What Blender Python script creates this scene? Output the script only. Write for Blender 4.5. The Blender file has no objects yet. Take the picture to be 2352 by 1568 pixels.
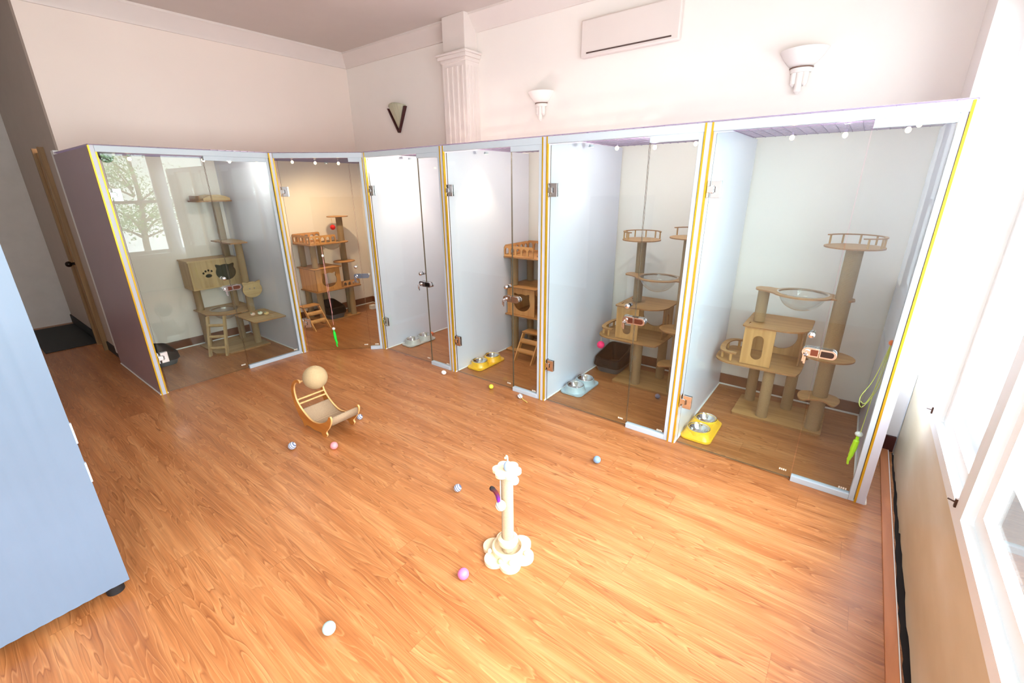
import bpy, bmesh, math, random
from mathutils import Vector, Matrix
from mathutils.geometry import tessellate_polygon
random.seed(7)
PI = math.pi
scene = bpy.context.scene
COL = scene.collection

# ------------------------------------------------------------------ camera
PITCH, ROLL, YAW, CAM_H = 0.338812918, -0.0120828879, math.radians(37.9), 1.7
cp, sp, cr, sr = math.cos(PITCH), math.sin(PITCH), math.cos(ROLL), math.sin(ROLL)
F = Vector((0, cp, -sp)); U0 = Vector((0, sp, cp)); R0 = Vector((1, 0, 0))
Rv = cr * R0 + sr * U0; Uv = -sr * R0 + cr * U0
RZ = Matrix.Rotation(YAW, 3, 'Z')
F, Rv, Uv = RZ @ F, RZ @ Rv, RZ @ Uv
cam_data = bpy.data.cameras.new('camera')
cam_data.sensor_width = 36.0
cam_data.lens = 1019.08 / 2352 * 36.0
cam_data.shift_x = (1176 - 1169.66) / 2352
cam_data.clip_start = 0.02
cam = bpy.data.objects.new('camera', cam_data); COL.objects.link(cam)
M3 = Matrix((Rv, Uv, -F)).transposed()
cam.matrix_world = Matrix.Translation((0, 0, CAM_H)) @ M3.to_4x4()
scene.camera = cam

# ------------------------------------------------------------------ world, daylight, exposure
SKY = 25.0
EXPOSURE = 0.72
world = bpy.data.worlds.new('daylight'); scene.world = world
world.use_nodes = True
wn = world.node_tree.nodes; wl = world.node_tree.links
wn.clear()
wo = wn.new('ShaderNodeOutputWorld'); bg = wn.new('ShaderNodeBackground')
bg.inputs[0].default_value = (0.93, 0.96, 1.0, 1); bg.inputs[1].default_value = SKY
# overcast sky: brightest overhead, dim ground
wtc = wn.new('ShaderNodeTexCoord'); wsx = wn.new('ShaderNodeSeparateXYZ'); wl.new(wtc.outputs['Generated'], wsx.inputs[0])
wrp = wn.new('ShaderNodeValToRGB'); wmr = wn.new('ShaderNodeMapRange')
wmr.inputs[1].default_value = -1; wmr.inputs[2].default_value = 1; wl.new(wsx.outputs[2], wmr.inputs[0]); wl.new(wmr.outputs[0], wrp.inputs[0])
we = wrp.color_ramp.elements
we[0].position = 0.40; we[0].color = (0.36, 0.37, 0.38, 1)
we[1].position = 1.0; we[1].color = (0.92, 0.97, 1.03, 1)
for p_, c_ in ((0.47, (0.34, 0.35, 0.36, 1)), (0.51, (0.24, 0.26, 0.25, 1)), (0.56, (0.34, 0.36, 0.37, 1)), (0.75, (0.70, 0.73, 0.77, 1))):
    e_ = we.new(p_); e_.color = c_
wl.new(wrp.outputs[0], bg.inputs[0])
wl.new(bg.outputs[0], wo.inputs[0])
vs = scene.view_settings
scene.display_settings.display_device = 'sRGB'
vs.view_transform = 'Standard'
try: vs.look = 'None'
except Exception: pass
vs.gamma = 1.0; vs.use_curve_mapping = False
vs.exposure = EXPOSURE
cy = scene.cycles
cy.max_bounces = 10; cy.diffuse_bounces = 5; cy.glossy_bounces = 4
cy.transmission_bounces = 6; cy.transparent_max_bounces = 24
cy.caustics_reflective = False; cy.caustics_refractive = False
cy.sample_clamp_indirect = 6.0

def portal(name, loc, rot, sx, sy):
    l = bpy.data.lights.new(name, 'AREA'); l.shape = 'RECTANGLE'; l.size = sx; l.size_y = sy
    l.cycles.is_portal = True
    o = bpy.data.objects.new(name, l); COL.objects.link(o); o.location = loc; o.rotation_euler = rot
    return o

WALL_X, BACK_Y, LEFT_X = 0.45, 4.03, -5.82
CEIL_Z = 3.32
WIN_Z0, WIN_Z1 = 0.62, 2.45
WINDOWS = [(2.76, 3.48), (1.93, 2.67), (1.10, 1.84), (0.27, 1.01), (-0.56, 0.18)]
portal('window_daylight', (WALL_X + 0.12, 1.46, (WIN_Z0 + WIN_Z1) / 2), (0, PI / 2, 0), WIN_Z1 - WIN_Z0, 4.1)

CEIL_FILL = bpy.data.lights.new('ceiling_fill_light', 'AREA'); CEIL_FILL.shape = 'RECTANGLE'  # added fill light from above, its source is out of view
CEIL_FILL.size = 1.15; CEIL_FILL.size_y = 0.55; CEIL_FILL.energy = 12; CEIL_FILL.color = (1.0, 0.97, 0.93)
CUB_LAMP = {1: 6.0, 3: 13.0, 4: 11.0, 5: 6.0, 6: 1.3}     # glow of the small bulbs in each cubicle

# ------------------------------------------------------------------ helpers
def lin(r, g, b):
    def f(c):
        c /= 255.0
        return c / 12.92 if c <= 0.04045 else ((c + 0.055) / 1.055) ** 2.4
    return (f(r), f(g), f(b), 1.0)

class NT:
    def __init__(s, name):
        s.m = bpy.data.materials.new(name); s.m.use_nodes = True
        s.n = s.m.node_tree.nodes; s.l = s.m.node_tree.links
        s.b = s.n['Principled BSDF']; s.o = s.n['Material Output']
    def new(s, t, **kw):
        x = s.n.new(t)
        for k, v in kw.items(): setattr(x, k, v)
        return x
    def link(s, a, b): s.l.new(a, b)
    def math(s, op, a, b=None, c=None):
        x = s.new('ShaderNodeMath', operation=op)
        for i, v in enumerate((a, b, c)):
            if v is None: continue
            if isinstance(v, (int, float)): x.inputs[i].default_value = v
            else: s.link(v, x.inputs[i])
        return x.outputs[0]
    def ramp(s, fac, stops):
        r = s.new('ShaderNodeValToRGB'); s.link(fac, r.inputs[0])
        e = r.color_ramp.elements
        while len(e) < len(stops): e.new(0.5)
        for q, (p, c) in zip(e, stops): q.position = p; q.color = c
        return r.outputs[0]
    def mix(s, fac, a, b, mode='MIX'):
        x = s.new('ShaderNodeMix', data_type='RGBA', blend_type=mode)
        for i, v in ((0, fac), (6, a), (7, b)):
            if isinstance(v, (int, float)): x.inputs[i].default_value = v
            elif isinstance(v, tuple): x.inputs[i].default_value = v
            else: s.link(v, x.inputs[i])
        return x.outputs[2]
    def bump(s, h, strength=0.3, dist=0.002):
        x = s.new('ShaderNodeBump'); x.inputs['Strength'].default_value = strength
        x.inputs['Distance'].default_value = dist
        s.link(h, x.inputs['Height']); s.link(x.outputs[0], s.b.inputs['Normal'])

MATS = {}
def plain(name, rgb, rough=0.5, metal=0.0, noise=0.04, scale=6.0, emit=None, es=0.0, spec=0.5):
    if name in MATS: return MATS[name]
    t = NT(name); c = lin(*rgb)
    tc = t.new('ShaderNodeTexCoord'); nz = t.new('ShaderNodeTexNoise')
    nz.inputs['Scale'].default_value = scale; nz.inputs['Detail'].default_value = 4
    t.link(tc.outputs['Object'], nz.inputs['Vector'])
    lo = tuple(max(0, x * (1 - noise)) for x in c[:3]) + (1,)
    hi = tuple(min(1, x * (1 + noise)) for x in c[:3]) + (1,)
    t.link(t.ramp(nz.outputs[0], [(0.3, lo), (0.7, hi)]), t.b.inputs['Base Color'])
    t.b.inputs['Roughness'].default_value = rough; t.b.inputs['Metallic'].default_value = metal
    t.b.inputs['Specular IOR Level'].default_value = spec
    if emit:
        t.b.inputs['Emission Color'].default_value = lin(*emit); t.b.inputs['Emission Strength'].default_value = es
    MATS[name] = t.m
    return t.m

def wood(name, rgb, dark, axis='x', rough=0.45, k=1.0):
    t = NT(name)
    tc = t.new('ShaderNodeTexCoord'); mp = t.new('ShaderNodeMapping')
    t.link(tc.outputs['Object'], mp.inputs[0])
    s = {'x': (1.5, 22, 22), 'y': (22, 1.5, 22), 'z': (22, 22, 1.5)}[axis]
    mp.inputs['Scale'].default_value = [v * k for v in s]
    n1 = t.new('ShaderNodeTexNoise'); n1.inputs['Scale'].default_value = 1.0; n1.inputs['Detail'].default_value = 6
    n1.inputs['Distortion'].default_value = 0.6
    t.link(mp.outputs[0], n1.inputs['Vector'])
    col = t.ramp(n1.outputs[0], [(0.25, lin(*dark)), (0.55, lin(*rgb)), (0.8, lin(*[min(255, v + 12) for v in rgb]))])
    t.link(col, t.b.inputs['Base Color']); t.b.inputs['Roughness'].default_value = rough
    MATS[name] = t.m
    return t.m

def sisal(name, rgb, dark, scale=190):
    t = NT(name)
    tc = t.new('ShaderNodeTexCoord'); w = t.new('ShaderNodeTexWave', wave_type='BANDS', bands_direction='Z')
    w.inputs['Scale'].default_value = scale / 2; w.inputs['Distortion'].default_value = 1.2; w.inputs['Detail'].default_value = 3
    t.link(tc.outputs['Object'], w.inputs['Vector'])
    nz = t.new('ShaderNodeTexNoise'); nz.inputs['Scale'].default_value = 160
    t.link(tc.outputs['Object'], nz.inputs['Vector'])
    f = t.math('MULTIPLY_ADD', w.outputs[1], 0.5, t.math('MULTIPLY', nz.outputs[0], 0.5))
    t.link(t.ramp(f, [(0.2, lin(*dark)), (0.75, lin(*rgb))]), t.b.inputs['Base Color'])
    t.b.inputs['Roughness'].default_value = 0.9
    t.bump(f, 0.6, 0.004)
    MATS[name] = t.m
    return t.m

def stripes(name, a, b, scale=28, rough=0.5):
    t = NT(name)
    tc = t.new('ShaderNodeTexCoord'); w = t.new('ShaderNodeTexWave', wave_type='BANDS', bands_direction='DIAGONAL')
    w.inputs['Scale'].default_value = scale; w.inputs['Distortion'].default_value = 1.0
    t.link(tc.outputs['Object'], w.inputs['Vector'])
    t.link(t.ramp(w.outputs[1], [(0.35, lin(*a)), (0.5, lin(*b))]), t.b.inputs['Base Color'])
    t.b.inputs['Roughness'].default_value = rough
    t.bump(w.outputs[1], 0.5, 0.002)
    MATS[name] = t.m
    return t.m

def glass(name, tint, refl=0.9, rough=0.0, body=None, bodyfac=0.0):
    t = NT(name); t.n.remove(t.b)
    g = t.new('ShaderNodeNewGeometry'); d = t.new('ShaderNodeVectorMath', operation='DOT_PRODUCT')
    t.link(g.outputs['Normal'], d.inputs[0]); t.link(g.outputs['Incoming'], d.inputs[1])
    c = t.math('ABSOLUTE', d.outputs['Value'])
    sch = t.math('MULTIPLY_ADD', t.math('POWER', t.math('SUBTRACT', 1.0, c), 5.0), 0.96, 0.04)
    fac = t.math('MULTIPLY', sch, refl)
    tr = t.new('ShaderNodeBsdfTransparent'); tr.inputs[0].default_value = lin(*tint)
    gl = t.new('ShaderNodeBsdfGlossy'); gl.inputs['Roughness'].default_value = rough
    gl.inputs['Color'].default_value = (1, 1, 1, 1)
    mx = t.new('ShaderNodeMixShader'); t.link(fac, mx.inputs[0]); t.link(tr.outputs[0], mx.inputs[1]); t.link(gl.outputs[0], mx.inputs[2])
    out = mx.outputs[0]
    if body:
        df = t.new('ShaderNodeBsdfDiffuse'); df.inputs[0].default_value = lin(*body)
        m2 = t.new('ShaderNodeMixShader'); m2.inputs[0].default_value = bodyfac
        t.link(out, m2.inputs[1]); t.link(df.outputs[0], m2.inputs[2]); out = m2.outputs[0]
    t.link(out, t.o.inputs[0])
    MATS[name] = t.m
    return t.m

def floor_material():
    t = NT('oak_plank_floor')
    tc = t.new('ShaderNodeTexCoord'); sx = t.new('ShaderNodeSeparateXYZ'); t.link(tc.outputs['Object'], sx.inputs[0])
    W, L = 0.14, 1.2
    x, y = sx.outputs[0], sx.outputs[1]
    yr = t.math('DIVIDE', t.math('ADD', y, 10.013), W)
    row = t.math('FLOOR', yr); fy = t.math('FRACT', yr)
    wn1 = t.new('ShaderNodeTexWhiteNoise', noise_dimensions='1D'); t.link(row, wn1.inputs['W'])
    xo = t.math('ADD', t.math('DIVIDE', t.math('ADD', x, 20.0), L), wn1.outputs['Value'])
    colid = t.math('FLOOR', xo); fx = t.math('FRACT', xo)
    cv = t.new('ShaderNodeCombineXYZ'); t.link(row, cv.inputs[0]); t.link(colid, cv.inputs[1])
    wn2 = t.new('ShaderNodeTexWhiteNoise', noise_dimensions='2D'); t.link(cv.outputs[0], wn2.inputs['Vector'])
    pid = wn2.outputs['Value']
    # growth-ring contour lines, stretched along the plank
    gv = t.new('ShaderNodeCombineXYZ')
    t.link(t.math('MULTIPLY', x, 1.35), gv.inputs[0]); t.link(t.math('MULTIPLY', y, 15.0), gv.inputs[1])
    t.link(t.math('MULTIPLY', pid, 37.0), gv.inputs[2])
    n1 = t.new('ShaderNodeTexNoise'); n1.inputs['Scale'].default_value = 1.0; n1.inputs['Detail'].default_value = 2.0
    n1.inputs['Roughness'].default_value = 0.35; n1.inputs['Distortion'].default_value = 0.25
    t.link(gv.outputs[0], n1.inputs['Vector'])
    rings = t.math('FRACT', t.math('MULTIPLY', n1.outputs[0], 13.0))
    line = t.ramp(rings, [(0.0, (0.9, 0.9, 0.9, 1)), (0.10, (0.35, 0.35, 0.35, 1)), (0.45, (0.05, 0.05, 0.05, 1)), (0.94, (0, 0, 0, 1)), (1.0, (0.9, 0.9, 0.9, 1))])
    # fine fibre
    fv = t.new('ShaderNodeCombineXYZ')
    t.link(t.math('MULTIPLY', x, 5.0), fv.inputs[0]); t.link(t.math('MULTIPLY', y, 150.0), fv.inputs[1]); t.link(t.math('MULTIPLY', pid, 11.0), fv.inputs[2])
    n2 = t.new('ShaderNodeTexNoise'); n2.inputs['Scale'].default_value = 1.0; n2.inputs['Detail'].default_value = 3
    t.link(fv.outputs[0], n2.inputs['Vector'])
    bv = t.new('ShaderNodeCombineXYZ')
    t.link(t.math('MULTIPLY', x, 1.1), bv.inputs[0]); t.link(t.math('MULTIPLY', y, 14.0), bv.inputs[1]); t.link(pid, bv.inputs[2])
    n3 = t.new('ShaderNodeTexNoise'); n3.inputs['Scale'].default_value = 1.0; n3.inputs['Detail'].default_value = 2
    t.link(bv.outputs[0], n3.inputs['Vector'])
    base = t.ramp(n3.outputs[0], [(0.3, lin(*FLOOR_D)), (0.52, lin(*FLOOR_M)), (0.72, lin(*FLOOR_L))])
    lite = t.ramp(rings, [(0.70, (0, 0, 0, 1)), (0.88, (1, 1, 1, 1)), (0.93, (0, 0, 0, 1))])
    base = t.mix(t.math('MULTIPLY', lite, 0.32), base, lin(*FLOOR_HI))
    # knots and cathedral figures come and go along a plank
    n4 = t.new('ShaderNodeTexNoise'); n4.inputs['Scale'].default_value = 0.55; n4.inputs['Detail'].default_value = 1; t.link(gv.outputs[0], n4.inputs['Vector'])
    amt = t.ramp(n4.outputs[0], [(0.38, (0.25, 0.25, 0.25, 1)), (0.62, (0.85, 0.85, 0.85, 1))])
    c1 = t.mix(t.math('MULTIPLY', line, amt), base, lin(*FLOOR_LINE))
    c2 = t.mix(0.5, c1, t.ramp(n2.outputs[0], [(0.3, (0.36, 0.36, 0.36, 1)), (0.7, (0.68, 0.66, 0.63, 1))]), 'OVERLAY')
    c3 = t.mix(t.math('MULTIPLY', pid, 0.10), c2, lin(120, 70, 40))
    # seams
    ey = t.math('MINIMUM', fy, t.math('SUBTRACT', 1.0, fy)); ex = t.math('MINIMUM', fx, t.math('SUBTRACT', 1.0, fx))
    sy_ = t.math('LESS_THAN', ey, 0.006); sx_ = t.math('LESS_THAN', ex, 0.0011)
    seam = t.math('MAXIMUM', t.math('MULTIPLY', sy_, 0.25), t.math('MULTIPLY', sx_, 0.35))
    c4 = t.mix(seam, c3, lin(110, 60, 30))
    t.link(c4, t.b.inputs['Base Color'])
    rg = t.math('MULTIPLY_ADD', n2.outputs[0], 0.16, 0.26)
    t.link(rg, t.b.inputs['Roughness']); t.b.inputs['Specular IOR Level'].default_value = 0.45
    t.bump(line, 0.12, 0.0006)
    return t.m
FLOOR_HI = (206, 150, 98)
FLOOR_D, FLOOR_M, FLOOR_L, FLOOR_LINE = (155, 94, 51), (173, 111, 65), (187, 129, 82), (122, 68, 34)

# materials
m_floor = floor_material()
m_wall = plain('cream_wall_paint', (240, 234, 228), 0.75, noise=0.015, scale=1.5)
m_wall_l = plain('pink_cream_wall_paint', (236, 222, 212), 0.75, noise=0.015, scale=1.5)
m_white = plain('white_paint', (240, 240, 240), 0.4, noise=0.01)
m_ceil = plain('ceiling_paint', (205, 195, 188), 0.8, noise=0.01)
m_trim = plain('trim_paint', (224, 214, 208), 0.55, noise=0.01)
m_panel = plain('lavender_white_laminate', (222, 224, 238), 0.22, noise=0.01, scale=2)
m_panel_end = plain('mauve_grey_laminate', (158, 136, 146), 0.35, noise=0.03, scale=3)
m_edge = plain('white_edge_band', (196, 198, 212), 0.3, noise=0.01)
m_gold = plain('gold_edge_strip', (214, 170, 40), 0.28, metal=0.55, noise=0.08)
m_alu = plain('white_powder_coated_channel', (186, 197, 208), 0.3, noise=0.01)
m_chrome = plain('polished_chrome', (225, 225, 228), 0.08, metal=1.0, noise=0.02)
m_darkchrome = plain('dark_metal_insert', (70, 62, 60), 0.2, metal=0.9)
m_steel = plain('bowl_steel', (215, 215, 215), 0.12, metal=1.0, noise=0.03)
m_basebrown = plain('dark_brown_baseboard_wood', (112, 66, 44), 0.4, noise=0.25, scale=9)
m_bead = plain('white_silicone_bead', (238, 236, 232), 0.5)
m_wire = plain('grey_wire', (146, 128, 160), 0.5)
m_black = plain('black_rubber', (22, 22, 24), 0.6)
m_blackpl = plain('black_plastic', (12, 13, 14), 0.6, spec=0.2)
m_greypl = plain('dark_grey_plastic', (74, 82, 88), 0.35)
m_yel = plain('yellow_plastic', (246, 192, 50), 0.28, noise=0.02)
m_gry = plain('pale_grey_plastic', (196, 196, 194), 0.35, noise=0.02)
m_bgry = plain('blue_grey_plastic', (172, 190, 200), 0.35, noise=0.02)
m_bulb = plain('warm_bulb', (255, 240, 200), 0.3, emit=(255, 220, 160), es=9.0)
m_lamp = plain('lit_lamp_lens', (255, 240, 210), 0.3, emit=(255, 226, 180), es=14.0)
m_sconce_w = plain('white_plaster_sconce', (238, 232, 226), 0.6, noise=0.01)
m_sconce_g = plain('sage_frosted_glass', (188, 186, 160), 0.45, noise=0.06)
m_maroon = plain('dark_maroon_wood', (66, 22, 24), 0.35, noise=0.1)
m_oak = {a: wood('oak_laminate_' + a, (190, 146, 92), (160, 116, 68), a) for a in 'xyz'}
m_beech = {a: wood('beech_laminate_' + a, (206, 148, 88), (180, 118, 64), a) for a in 'xyz'}
m_grey_oak = {a: wood('grey_oak_laminate_' + a, (190, 158, 112), (160, 126, 84), a) for a in 'xyz'}
m_burnt = plain('cut_board_edge', (150, 104, 62), 0.6, noise=0.1)
m_cream = wood('cream_plush', (226, 206, 172), (214, 190, 152), 'x', 0.9)
m_orangewood = wood('honey_plywood', (196, 126, 56), (172, 100, 40), 'x', 0.35)
m_edgewood = wood('pale_plywood_edge', (222, 176, 116), (200, 150, 90), 'x', 0.5)
m_sisal = sisal('sisal_rope', (172, 142, 104), (138, 110, 78))
m_sisal_w = sisal('pale_sisal_rope', (206, 186, 154), (182, 160, 128))
m_sisal_g = sisal('woven_sisal_mat', (192, 164, 132), (160, 132, 104), 300)
m_glass = glass('clear_glass', (243, 248, 246), 0.65)
m_gedge = plain('dark_glass_edge', (96, 84, 66), 0.15, noise=0.02)
m_acry = glass('clear_acrylic', (236, 236, 234), 1.5, 0.02, (235, 230, 222), 0.06)
m_winglass = glass('window_glass', (246, 250, 250), 1.0)
def fringe_sheet():  # see-through lavender standing in for the colour fringe round the lid wires
    t = NT('lavender_fringe_tint'); t.n.remove(t.b)
    tr = t.new('ShaderNodeBsdfTransparent'); tl = t.new('ShaderNodeBsdfTranslucent'); df = t.new('ShaderNodeBsdfDiffuse')
    for q in (tl, df): q.inputs[0].default_value = lin(226, 214, 240)
    m1 = t.new('ShaderNodeMixShader'); m1.inputs[0].default_value = 0.35; t.link(tl.outputs[0], m1.inputs[1]); t.link(df.outputs[0], m1.inputs[2])
    m2 = t.new('ShaderNodeMixShader'); m2.inputs[0].default_value = 0.36; t.link(tr.outputs[0], m2.inputs[1]); t.link(m1.outputs[0], m2.inputs[2])
    t.link(m2.outputs[0], t.o.inputs[0]); return t.m
m_fringe = fringe_sheet()

def T_id(p): return Vector(p)

class MB:
    def __init__(s, T=None):
        s.v = []; s.f = []; s.mi = []; s.T = T or T_id; s.edge = 0
    def add(s, vs, fs, mi=0):
        o = len(s.v); s.v += [Vector(s.T(Vector(p))) for p in vs]
        s.f += [tuple(i + o for i in f) for f in fs]; s.mi += [mi] * len(fs)
        return s
    def box(s, lo, hi, mi=0):
        x0, y0, z0 = lo; x1, y1, z1 = hi
        return s.add([(x0, y0, z0), (x1, y0, z0), (x1, y1, z0), (x0, y1, z0), (x0, y0, z1), (x1, y0, z1), (x1, y1, z1), (x0, y1, z1)],
                     [(3, 2, 1, 0), (4, 5, 6, 7), (0, 1, 5, 4), (1, 2, 6, 5), (2, 3, 7, 6), (3, 0, 4, 7)], mi)
    def tube(s, p0, p1, r, seg=16, r1=None, mi=0):
        return s.sweep([p0, p1], [r, r if r1 is None else r1], seg, mi)
    def sweep(s, pts, r, seg=10, mi=0, closed=False):
        pts = [Vector(p) for p in pts]; n = len(pts)
        rs = r if isinstance(r, (list, tuple)) else [r] * n
        vs = []; prev = None
        for i, p in enumerate(pts):
            a = pts[(i - 1) % n] if (closed or i > 0) else p
            b = pts[(i + 1) % n] if (closed or i < n - 1) else p
            d = (b - a); d = d.normalized() if d.length > 1e-9 else Vector((0, 0, 1))
            if prev is None:
                ref = Vector((0, 0, 1)) if abs(d.z) < 0.9 else Vector((1, 0, 0)); u = d.cross(ref).normalized()
            else:
                u = prev - d * prev.dot(d); u = u.normalized() if u.length > 1e-9 else d.orthogonal().normalized()
            prev = u; w = d.cross(u)
            for k in range(seg):
                q = 2 * PI * k / seg
                vs.append(p + (u * math.cos(q) + w * math.sin(q)) * rs[i])
        fs = []
        for i in range(n if closed else n - 1):
            for k in range(seg):
                a = i * seg + k; b = i * seg + (k + 1) % seg; j = (i + 1) % n
                fs.append((a, b, j * seg + (k + 1) % seg, j * seg + k))
        if not closed:
            fs.append(tuple(reversed(range(seg)))); fs.append(tuple(range((n - 1) * seg, n * seg)))
        return s.add(vs, fs, mi)
    def lathe(s, prof, c, seg=32, mi=0, frac=1.0, a0=0.0):
        vs = []; m = len(prof); n = seg if frac >= 1 else seg + 1
        for k in range(n):
            q = a0 + 2 * PI * frac * k / seg
            for (r, z) in prof: vs.append((c[0] + r * math.cos(q), c[1] + r * math.sin(q), c[2] + z))
        fs = []
        for k in range(seg):
            k2 = (k + 1) % n
            for i in range(m - 1):
                fs.append((k * m + i, k2 * m + i, k2 * m + i + 1, k * m + i + 1))
        return s.add(vs, fs, mi)
    def sphere(s, c, r, seg=24, rings=14, sc=(1, 1, 1), mi=0):
        prof = [(max(1e-5, math.sin(PI * i / rings)), -math.cos(PI * i / rings)) for i in range(rings + 1)]
        vs = []; m = len(prof)
        for k in range(seg):
            q = 2 * PI * k / seg
            for (a, z) in prof: vs.append((c[0] + r * sc[0] * a * math.cos(q), c[1] + r * sc[1] * a * math.sin(q), c[2] + r * sc[2] * z))
        fs = [(k * m + i, ((k + 1) % seg) * m + i, ((k + 1) % seg) * m + i + 1, k * m + i + 1) for k in range(seg) for i in range(m - 1)]
        return s.add(vs, fs, mi)
    def board(s, outer, t, holes=(), plane='xy', at=0.0, mi=0):
        """flat board: 2D outline with holes, thickness t from 'at' along the plane's normal"""
        def P(u, v, w):
            return {'xy': (u, v, at + w), 'xz': (u, at + w, v), 'yz': (at + w, u, v)}[plane]
        loops = [list(outer)] + [list(h) for h in holes]
        tri = tessellate_polygon([[Vector((a, b, 0)) for a, b in lp] for lp in loops])
        flat = [p for lp in loops for p in lp]; n = len(flat)
        vs = [P(a, b, 0) for a, b in flat] + [P(a, b, t) for a, b in flat]
        fs = []
        for tr in tri:
            i, j, k = tr
            ar = (flat[j][0] - flat[i][0]) * (flat[k][1] - flat[i][1]) - (flat[k][0] - flat[i][0]) * (flat[j][1] - flat[i][1])
            if ar < 0: i, k = k, i
            fs.append((k, j, i)); fs.append((i + n, j + n, k + n))
        o = 0; k0 = len(s.f); nt = len(fs)
        for li, lp in enumerate(loops):
            m = len(lp)
            for i in range(m): fs.append((o + i, o + (i + 1) % m, o + (i + 1) % m + n, o + i + n))
            o += m
        s.add(vs, fs, mi)
        if s.edge:
            for q in range(k0 + nt, len(s.f)): s.mi[q] = s.edge
        return s
    def build(s, name, mats, parent=None, bevel=0.0, smooth=True, solid=0.0, recalc=True):
        c = Vector((0, 0, 0))
        if s.v:
            lo = Vector([min(v[i] for v in s.v) for i in range(3)]); hi = Vector([max(v[i] for v in s.v) for i in range(3)])
            c = (lo + hi) / 2
        me = bpy.data.meshes.new(name)
        me.from_pydata([v - c for v in s.v], [], s.f); 
        if not isinstance(mats, (list, tuple)): mats = [mats]
        if s.edge and len(mats) == 1: mats = list(mats) + [m_burnt]
        for m in mats: me.materials.append(m)
        for p, k in zip(me.polygons, s.mi): p.material_index = k
        if recalc:
            b = bmesh.new(); b.from_mesh(me); bmesh.ops.recalc_face_normals(b, faces=b.faces); b.to_mesh(me); b.free()
        if smooth:
            for p in me.polygons: p.use_smooth = True
            try: me.set_sharp_from_angle(angle=math.radians(35))
            except Exception: pass
        o = bpy.data.objects.new(name, me); COL.objects.link(o)
        w = Vector((0, 0, 0)); q = parent
        while q is not None: w += q.location; q = q.parent
        o.location = c - w; o.parent = parent
        if bevel:
            bv = o.modifiers.new('soft_edges', 'BEVEL'); bv.width = bevel; bv.segments = 2; bv.limit_method = 'ANGLE'
        if solid:
            sd = o.modifiers.new('wall_thickness', 'SOLIDIFY'); sd.thickness = solid; sd.offset = 0
        return o

def tag(o, label, cat, group=None, kind=None):
    o['label'] = label; o['category'] = cat
    if group: o['group'] = group
    if kind: o['kind'] = kind
    return o
def thing(name, loc, label, cat, group=None):
    o = bpy.data.objects.new(name, None); o.empty_display_size = 0.05; COL.objects.link(o); o.location = loc
    return tag(o, label, cat, group)
def struct(o, label=None):
    o['kind'] = 'structure'
    if label: o['label'] = label
    return o

def circ(cx, cy_, r, n=32, a0=0.0, a1=2 * PI, ry=None):
    ry = r if ry is None else ry
    full = abs(a1 - a0) > 2 * PI - 1e-6
    m = n if full else n + 1
    return [(cx + r * math.cos(a0 + (a1 - a0) * i / n), cy_ + ry * math.sin(a0 + (a1 - a0) * i / n)) for i in range(m)]
def rrect(x0, y0, x1, y1, r=0.02, n=5):
    rs = r if isinstance(r, (list, tuple)) else [r] * 4   # corners: x0y0, x1y0, x1y1, x0y1
    pts = []
    for (cx, cy_, a, q) in ((x0, y0, PI, rs[0]), (x1, y0, 1.5 * PI, rs[1]), (x1, y1, 0, rs[2]), (x0, y1, PI / 2, rs[3])):
        ox = cx + q if cx == x0 else cx - q; oy = cy_ + q if cy_ == y0 else cy_ - q
        if q <= 1e-5: pts.append((cx, cy_)); continue
        pts += [(ox + q * math.cos(a + PI / 2 * i / n), oy + q * math.sin(a + PI / 2 * i / n)) for i in range(n + 1)]
    return pts
def cathead(cx, cz, r, flip=1):
    pts = []
    for i in range(72):
        a = 2 * PI * i / 72
        rr = r
        d1 = abs(((math.degrees(a) - 48 + 180) % 360) - 180); d2 = abs(((math.degrees(a) - 132 + 180) % 360) - 180)
        for d in (d1, d2):
            if d < 15: rr = max(rr, r * (1 + 0.42 * (1 - d / 15.0)))
        sq = 1.08 if True else 1
        pts.append((cx + rr * sq * math.cos(a), cz + rr * 0.94 * math.sin(a)))
    return pts
def smooth_closed(pts, n=6):
    out = []; m = len(pts)
    for i in range(m):
        p0, p1, p2, p3 = [Vector((*pts[(i + k) % m], 0)) for k in (-1, 0, 1, 2)]
        for j in range(n):
            t = j / n
            q = 0.5 * ((2 * p1) + (p2 - p0) * t + (2 * p0 - 5 * p1 + 4 * p2 - p3) * t * t + (3 * p1 - p0 - 3 * p2 + p3) * t ** 3)
            out.append((q.x, q.y))
    return out
def smooth_open(pts, n=8):
    pts = [Vector(p) for p in pts]; out = []
    for i in range(len(pts) - 1):
        p0 = pts[max(i - 1, 0)]; p1 = pts[i]; p2 = pts[i + 1]; p3 = pts[min(i + 2, len(pts) - 1)]
        for j in range(n):
            t = j / n
            out.append(0.5 * ((2 * p1) + (p2 - p0) * t + (2 * p0 - 5 * p1 + 4 * p2 - p3) * t * t + (3 * p1 - p0 - 3 * p2 + p3) * t ** 3))
    return out + [pts[-1]]

# ------------------------------------------------------------------ the room
FX0, FY0 = -8.3, -1.15
struct(MB().box((FX0, FY0, -0.06), (WALL_X + 0.25, BACK_Y + 0.1, 0.0)).build('floor', m_floor))
struct(MB().box((FX0, FY0, CEIL_Z), (WALL_X + 0.25, BACK_Y + 0.1, CEIL_Z + 0.08)).build('ceiling', m_ceil))
struct(MB().box((LEFT_X - 0.1, BACK_Y, 0), (WALL_X + 0.2, BACK_Y + 0.1, CEIL_Z)).build('wall_back', m_wall))
struct(MB().box((LEFT_X - 0.1, 0.95, 0), (LEFT_X, BACK_Y, CEIL_Z)).build('wall_left', m_wall_l))
struct(MB().box((FX0, FY0 - 0.1, 0), (WALL_X + 0.2, FY0, CEIL_Z)).build('wall_front', m_white))
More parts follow.
